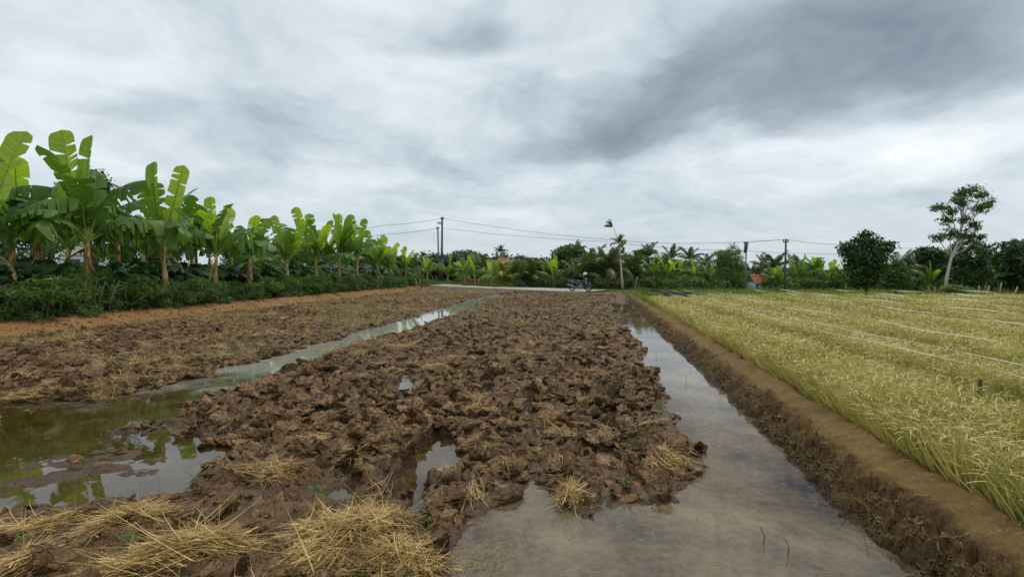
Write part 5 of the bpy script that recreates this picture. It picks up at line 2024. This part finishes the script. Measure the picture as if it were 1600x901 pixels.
# ------------------------------------------------------------------ houses
def house(name, label, c, w_, d_, h_, roof_h, rz, wall, tile, cat='house', eave=0.35, windows=(), door=None, doormat='wood', side=None):
    root = empty(name, c, rz)
    tag(root, label, cat)
    g = MB()
    g.box((0, 0, h_ / 2 - 0.2), (w_, d_, h_ + 0.4))
    g.build('wall', M[wall], root)
    g = MB()                                   # gable ends
    for s in (-1, 1):
        x = s * (w_ / 2 - 0.05)
        g.add([(x - .05, -d_ / 2, h_), (x - .05, d_ / 2, h_), (x - .05, 0, h_ + roof_h), (x + .05, -d_ / 2, h_), (x + .05, d_ / 2, h_), (x + .05, 0, h_ + roof_h)], [(0, 1, 2), (5, 4, 3), (0, 2, 5, 3), (1, 4, 5, 2)])
    g.build('gable', M[side or wall], root)
    sl = roof_h / (d_ / 2)
    for s in (-1, 1):
        n_ = 9
        g = MB()
        for k in range(n_):                    # courses of tiles, each lapping the one below
            a0 = (d_ / 2 + eave) * (1 - k / n_)
            a1 = (d_ / 2 + eave) * (1 - (k + 1) / n_)
            z0 = h_ + roof_h - a0 * sl + 0.09
            z1 = h_ + roof_h - a1 * sl + 0.03
            X = w_ / 2 + eave
            g.add([(-X, s * a0, z0), (X, s * a0, z0), (X, s * a1, z1), (-X, s * a1, z1), (-X, s * a0, z0 - .06), (X, s * a0, z0 - .06)], [(0, 1, 2, 3), (4, 5, 1, 0)])
        g.build('roof_slope', M[tile], root)
    g = MB()
    g.tube([(-w_ / 2 - eave, 0, h_ + roof_h + .06), (w_ / 2 + eave, 0, h_ + roof_h + .06)], 0.09, 8)
    g.build('ridge', M[tile], root)
    for (x, z, ww, wh) in windows:
        g = MB()
        for (cx_, cz_, sx, sz_) in [(x, z + wh / 2, ww + .12, .06), (x, z - wh / 2, ww + .12, .06), (x - ww / 2, z, .06, wh - .06), (x + ww / 2, z, .06, wh - .06)]:
            g.box((cx_, -d_ / 2 - 0.03, cz_), (sx, .07, sz_))
        fr = g.build('window', M['wood'], root)
        g = MB()
        g.box((x, -d_ / 2 - 0.012, z), (ww - .06, .02, wh - .06))
        g.build('pane', M['glass'], fr)
    if door:
        g = MB()
        g.box((door[0], -d_ / 2 - 0.03, door[2] / 2), (door[1], .05, door[2]))
        g.build('door', M[doormat], root)
    return root


house('house', 'house with a bright orange roof half hidden behind the last banana plants', at(652, 441, 72), 4.4, 4.5, 2.3, 1.15, R(20), 'grey_wall', 'tile', windows=[(0.9, 1.4, .8, .9)], door=(-0.8, .9, 1.9))
house('house', 'long house with a faded brown tiled roof and ochre wall behind palms', at(743, 445, 62), 4.4, 4, 2.15, 0.95, R(-4), 'ochre', 'tileold', windows=[(-2.3, 1.4, .9, .9), (0.2, 1.4, .9, .9), (2.2, 1.4, .9, .9)], door=(1.2, .9, 2.0))
house('hut', 'little white hut with a bright red-orange roof and blue side', at(1183, 452, 47), 1.5, 1.4, 0.72, 0.62, R(10), 'white', 'tile', cat='hut', eave=0.16, door=(-0.55, .3, 0.66), doormat='blue', side='blue')
house('house', 'tiny white house far off left of the bamboo', at(1093, 431, 95), 3.4, 4, 1.5, 0.7, R(5), 'white', 'grey_wall', windows=[(0, .9, .8, .7)])
house('house', 'low grey-roofed house seen under the wires beside the leaning pole', at(672, 438, 80), 5.0, 4, 1.6, 0.8, R(-12), 'grey_wall', 'grey_wall', windows=[(0.6, 1.0, .8, .7)])
house('house', 'ochre house glimpsed between palms left of the motorcycle', at(808, 440, 58), 4.2, 4, 2.0, 0.9, R(3), 'ochre', 'tileold', windows=[(-1, 1.2, .8, .8)], door=(1, .8, 1.7))
house('house', 'white-walled house far behind the edge banana leaves', at(150, 428, 60), 5.5, 4, 2.6, 1.3, R(12), 'white', 'grey_wall', windows=[(-1, 1.4, .9, .9)])
house('house', 'pale house far behind the stems of the middle banana plants', at(450, 428, 66), 6.5, 4, 2.3, 1.2, R(8), 'white', 'tileold', windows=[(1.4, 1.4, .9, .9)])

# ------------------------------------------------------------------ motorcycle
mp = at(906, 456, 33.3)
mp.z = 0.335
mp.x = 5.0
mp.y = road_mid(mp.x) - 1.7
mc = empty('motorcycle', (mp.x, mp.y, 0.366), R(-28))
tag(mc, 'dark underbone motorcycle with silver side stripe parked on the road', 'motorcycle')
WR = 0.285
for x in (-0.62, 0.62):
    g = MB()
    g.torus((x, 0, WR), WR - 0.035, 0.038, n=28, k=8)
    wh = g.build('wheel', M['rubber'], mc, smooth=True)
    g = MB()
    g.torus((x, 0, WR), WR - 0.075, 0.014, n=28, k=6)
    g.tube([(x, -0.06, WR), (x, 0.06, WR)], 0.035, 10)
    for k in range(5):
        a = 2 * pi * k / 5
        g.tube([(x, 0, WR), (x + cos(a) * .205, 0, WR + sin(a) * .205)], [0.018, 0.012], 6)
    g.build('rim', M['chrome'], wh, smooth=True)


def loft(rows, mat, name, parent, smooth=True):
    """cross sections (x, z centre, half width, half height) joined along x"""
    g = MB()
    n_ = 10
    V, F = [], []
    for (x, z, hw, hh) in rows:
        for k in range(n_):
            a = 2 * pi * k / n_
            V.append((x, hw * cos(a), z + hh * sin(a)))
    for i in range(len(rows) - 1):
        for k in range(n_):
            F.append((i * n_ + k, i * n_ + (k + 1) % n_, (i + 1) * n_ + (k + 1) % n_, (i + 1) * n_ + k))
    F.append(tuple(range(n_ - 1, -1, -1)))
    F.append(tuple((len(rows) - 1) * n_ + k for k in range(n_)))
    g.add(V, F)
    return g.build(name, M[mat], parent, smooth=smooth)


loft([(-0.95, 0.80, .04, .03), (-0.8, 0.76, .10, .08), (-0.5, 0.66, .13, .12), (-0.2, 0.55, .12, .12), (0.05, 0.46, .09, .10), (0.2, 0.45, .08, .09)], 'navy', 'tail_body', mc)
loft([(-0.85, 0.83, .08, .025), (-0.65, 0.81, .12, .045), (-0.3, 0.76, .13, .05), (-0.02, 0.72, .10, .045), (0.06, 0.69, .06, .03)], 'black', 'seat', mc)
loft([(0.14, 0.50, .13, .12), (0.26, 0.60, .16, .20), (0.36, 0.72, .15, .20), (0.42, 0.82, .10, .10)], 'navy', 'leg_shield', mc)
loft([(-0.2, 0.36, .11, .10), (0.0, 0.33, .13, .12), (0.22, 0.36, .10, .10)], 'chrome', 'engine', mc)
for s in (-1, 1):
    g = MB()
    g.tube([(-0.88, s * .115, 0.79), (-0.5, s * .145, 0.70), (-0.15, s * .14, 0.58), (0.12, s * .11, 0.48)], [0.02, 0.035, 0.03, 0.012], 6)
    g.build('side_stripe', M['silver'], mc, smooth=True)
    g = MB()
    g.tube([(0.62, s * .07, WR), (0.46, s * .075, 0.62), (0.36, s * .06, 0.88)], [0.022, 0.026, 0.024], 8)
    g.build('fork', M['chrome'], mc, smooth=True)
    g = MB()
    g.tube([(-0.62, s * .10, WR), (-0.55, s * .12, 0.62)], [0.03, 0.03], 8)
    g.build('shock_absorber', M['chrome'], mc, smooth=True)
    g = MB()
    g.tube([(0.30, s * .2, 1.0), (0.33, s * .22, 1.14)], 0.008, 6)
    g.ball((0.33, s * .24, 1.18), (0.02, 0.065, 0.04))
    g.build('mirror', M['lamp' if s < 0 else 'black'], mc, smooth=True)
g = MB()
g.tube([(0.25, -0.33, 1.00), (0.32, -0.15, 1.0), (0.36, 0, 0.96), (0.32, .15, 1.0), (0.25, .33, 1.00)], [0.018, .014, .02, .014, 0.018], 8)
g.build('handlebar', M['black'], mc, smooth=True)
loft([(0.28, 0.93, .10, .05), (0.38, 0.93, .12, .08), (0.46, 0.90, .07, .06)], 'navy', 'handlebar_cover', mc)
g = MB()
g.ball((0.46, 0, 0.90), (0.035, 0.075, 0.055))
g.build('headlight', M['lamp'], mc, smooth=True)
g = MB()
g.tube([(0.0, -0.14, 0.24), (-0.35, -0.17, 0.27), (-0.55, -0.18, 0.36), (-0.92, -0.18, 0.50)], [0.022, .03, 0.055, 0.05], 10)
g.build('exhaust', M['chrome'], mc, smooth=True)
g = MB()
g.tube([(-0.93, 0, 0.80), (-1.0, 0, 0.72)], [0.06, 0.04], 8)
g.build('tail_light', M['redlens'], mc, smooth=True)


def fender(x, a0, a1, rr, name):
    V, F = [], []
    n_ = 10
    for k in range(n_ + 1):
        a = R(a0 + (a1 - a0) * k / n_)
        for (dy, dr) in ((-.06, -.02), (-.04, .01), (.04, .01), (.06, -.02)):
            V.append((x + (rr + dr) * cos(a), dy, WR + (rr + dr) * sin(a)))
        if k:
            b = 4 * k
            F += [(b - 4 + j, b - 3 + j, b + 1 + j, b + j) for j in range(3)]
    g = MB()
    g.add(V, F)
    g.build(name, M['navy'], mc, smooth=True)


fender(0.62, 20, 150, WR + 0.035, 'front_fender')
fender(-0.62, 60, 190, WR + 0.045, 'rear_fender')
g = MB()
g.tube([(-0.05, 0.10, 0.25), (-0.12, 0.28, 0.0)], 0.012, 6)
g.build('side_stand', M['chrome'], mc)
# the helmet on its mirror
hp = Vector((0.34, 0.10, 1.19))
hp.rotate(Euler((0, 0, R(-28))))
he = empty('helmet', Vector((mp.x, mp.y, 0.366)) + hp, R(-28))
tag(he, 'white helmet hung on the mirror of the parked motorcycle', 'helmet')
g = MB()
g.ball((0, 0, 0.06), (0.15, 0.125, 0.135), 0, 16, 12, zmin=-0.55)
g.build('shell', M['helmet'], he, smooth=True)
g = MB()
for k in range(7):
    pass
g.ball((0.045, 0, 0.045), (0.125, 0.112, 0.07), 0, 14, 8)
g.build('visor', M['glass'], he, smooth=True)
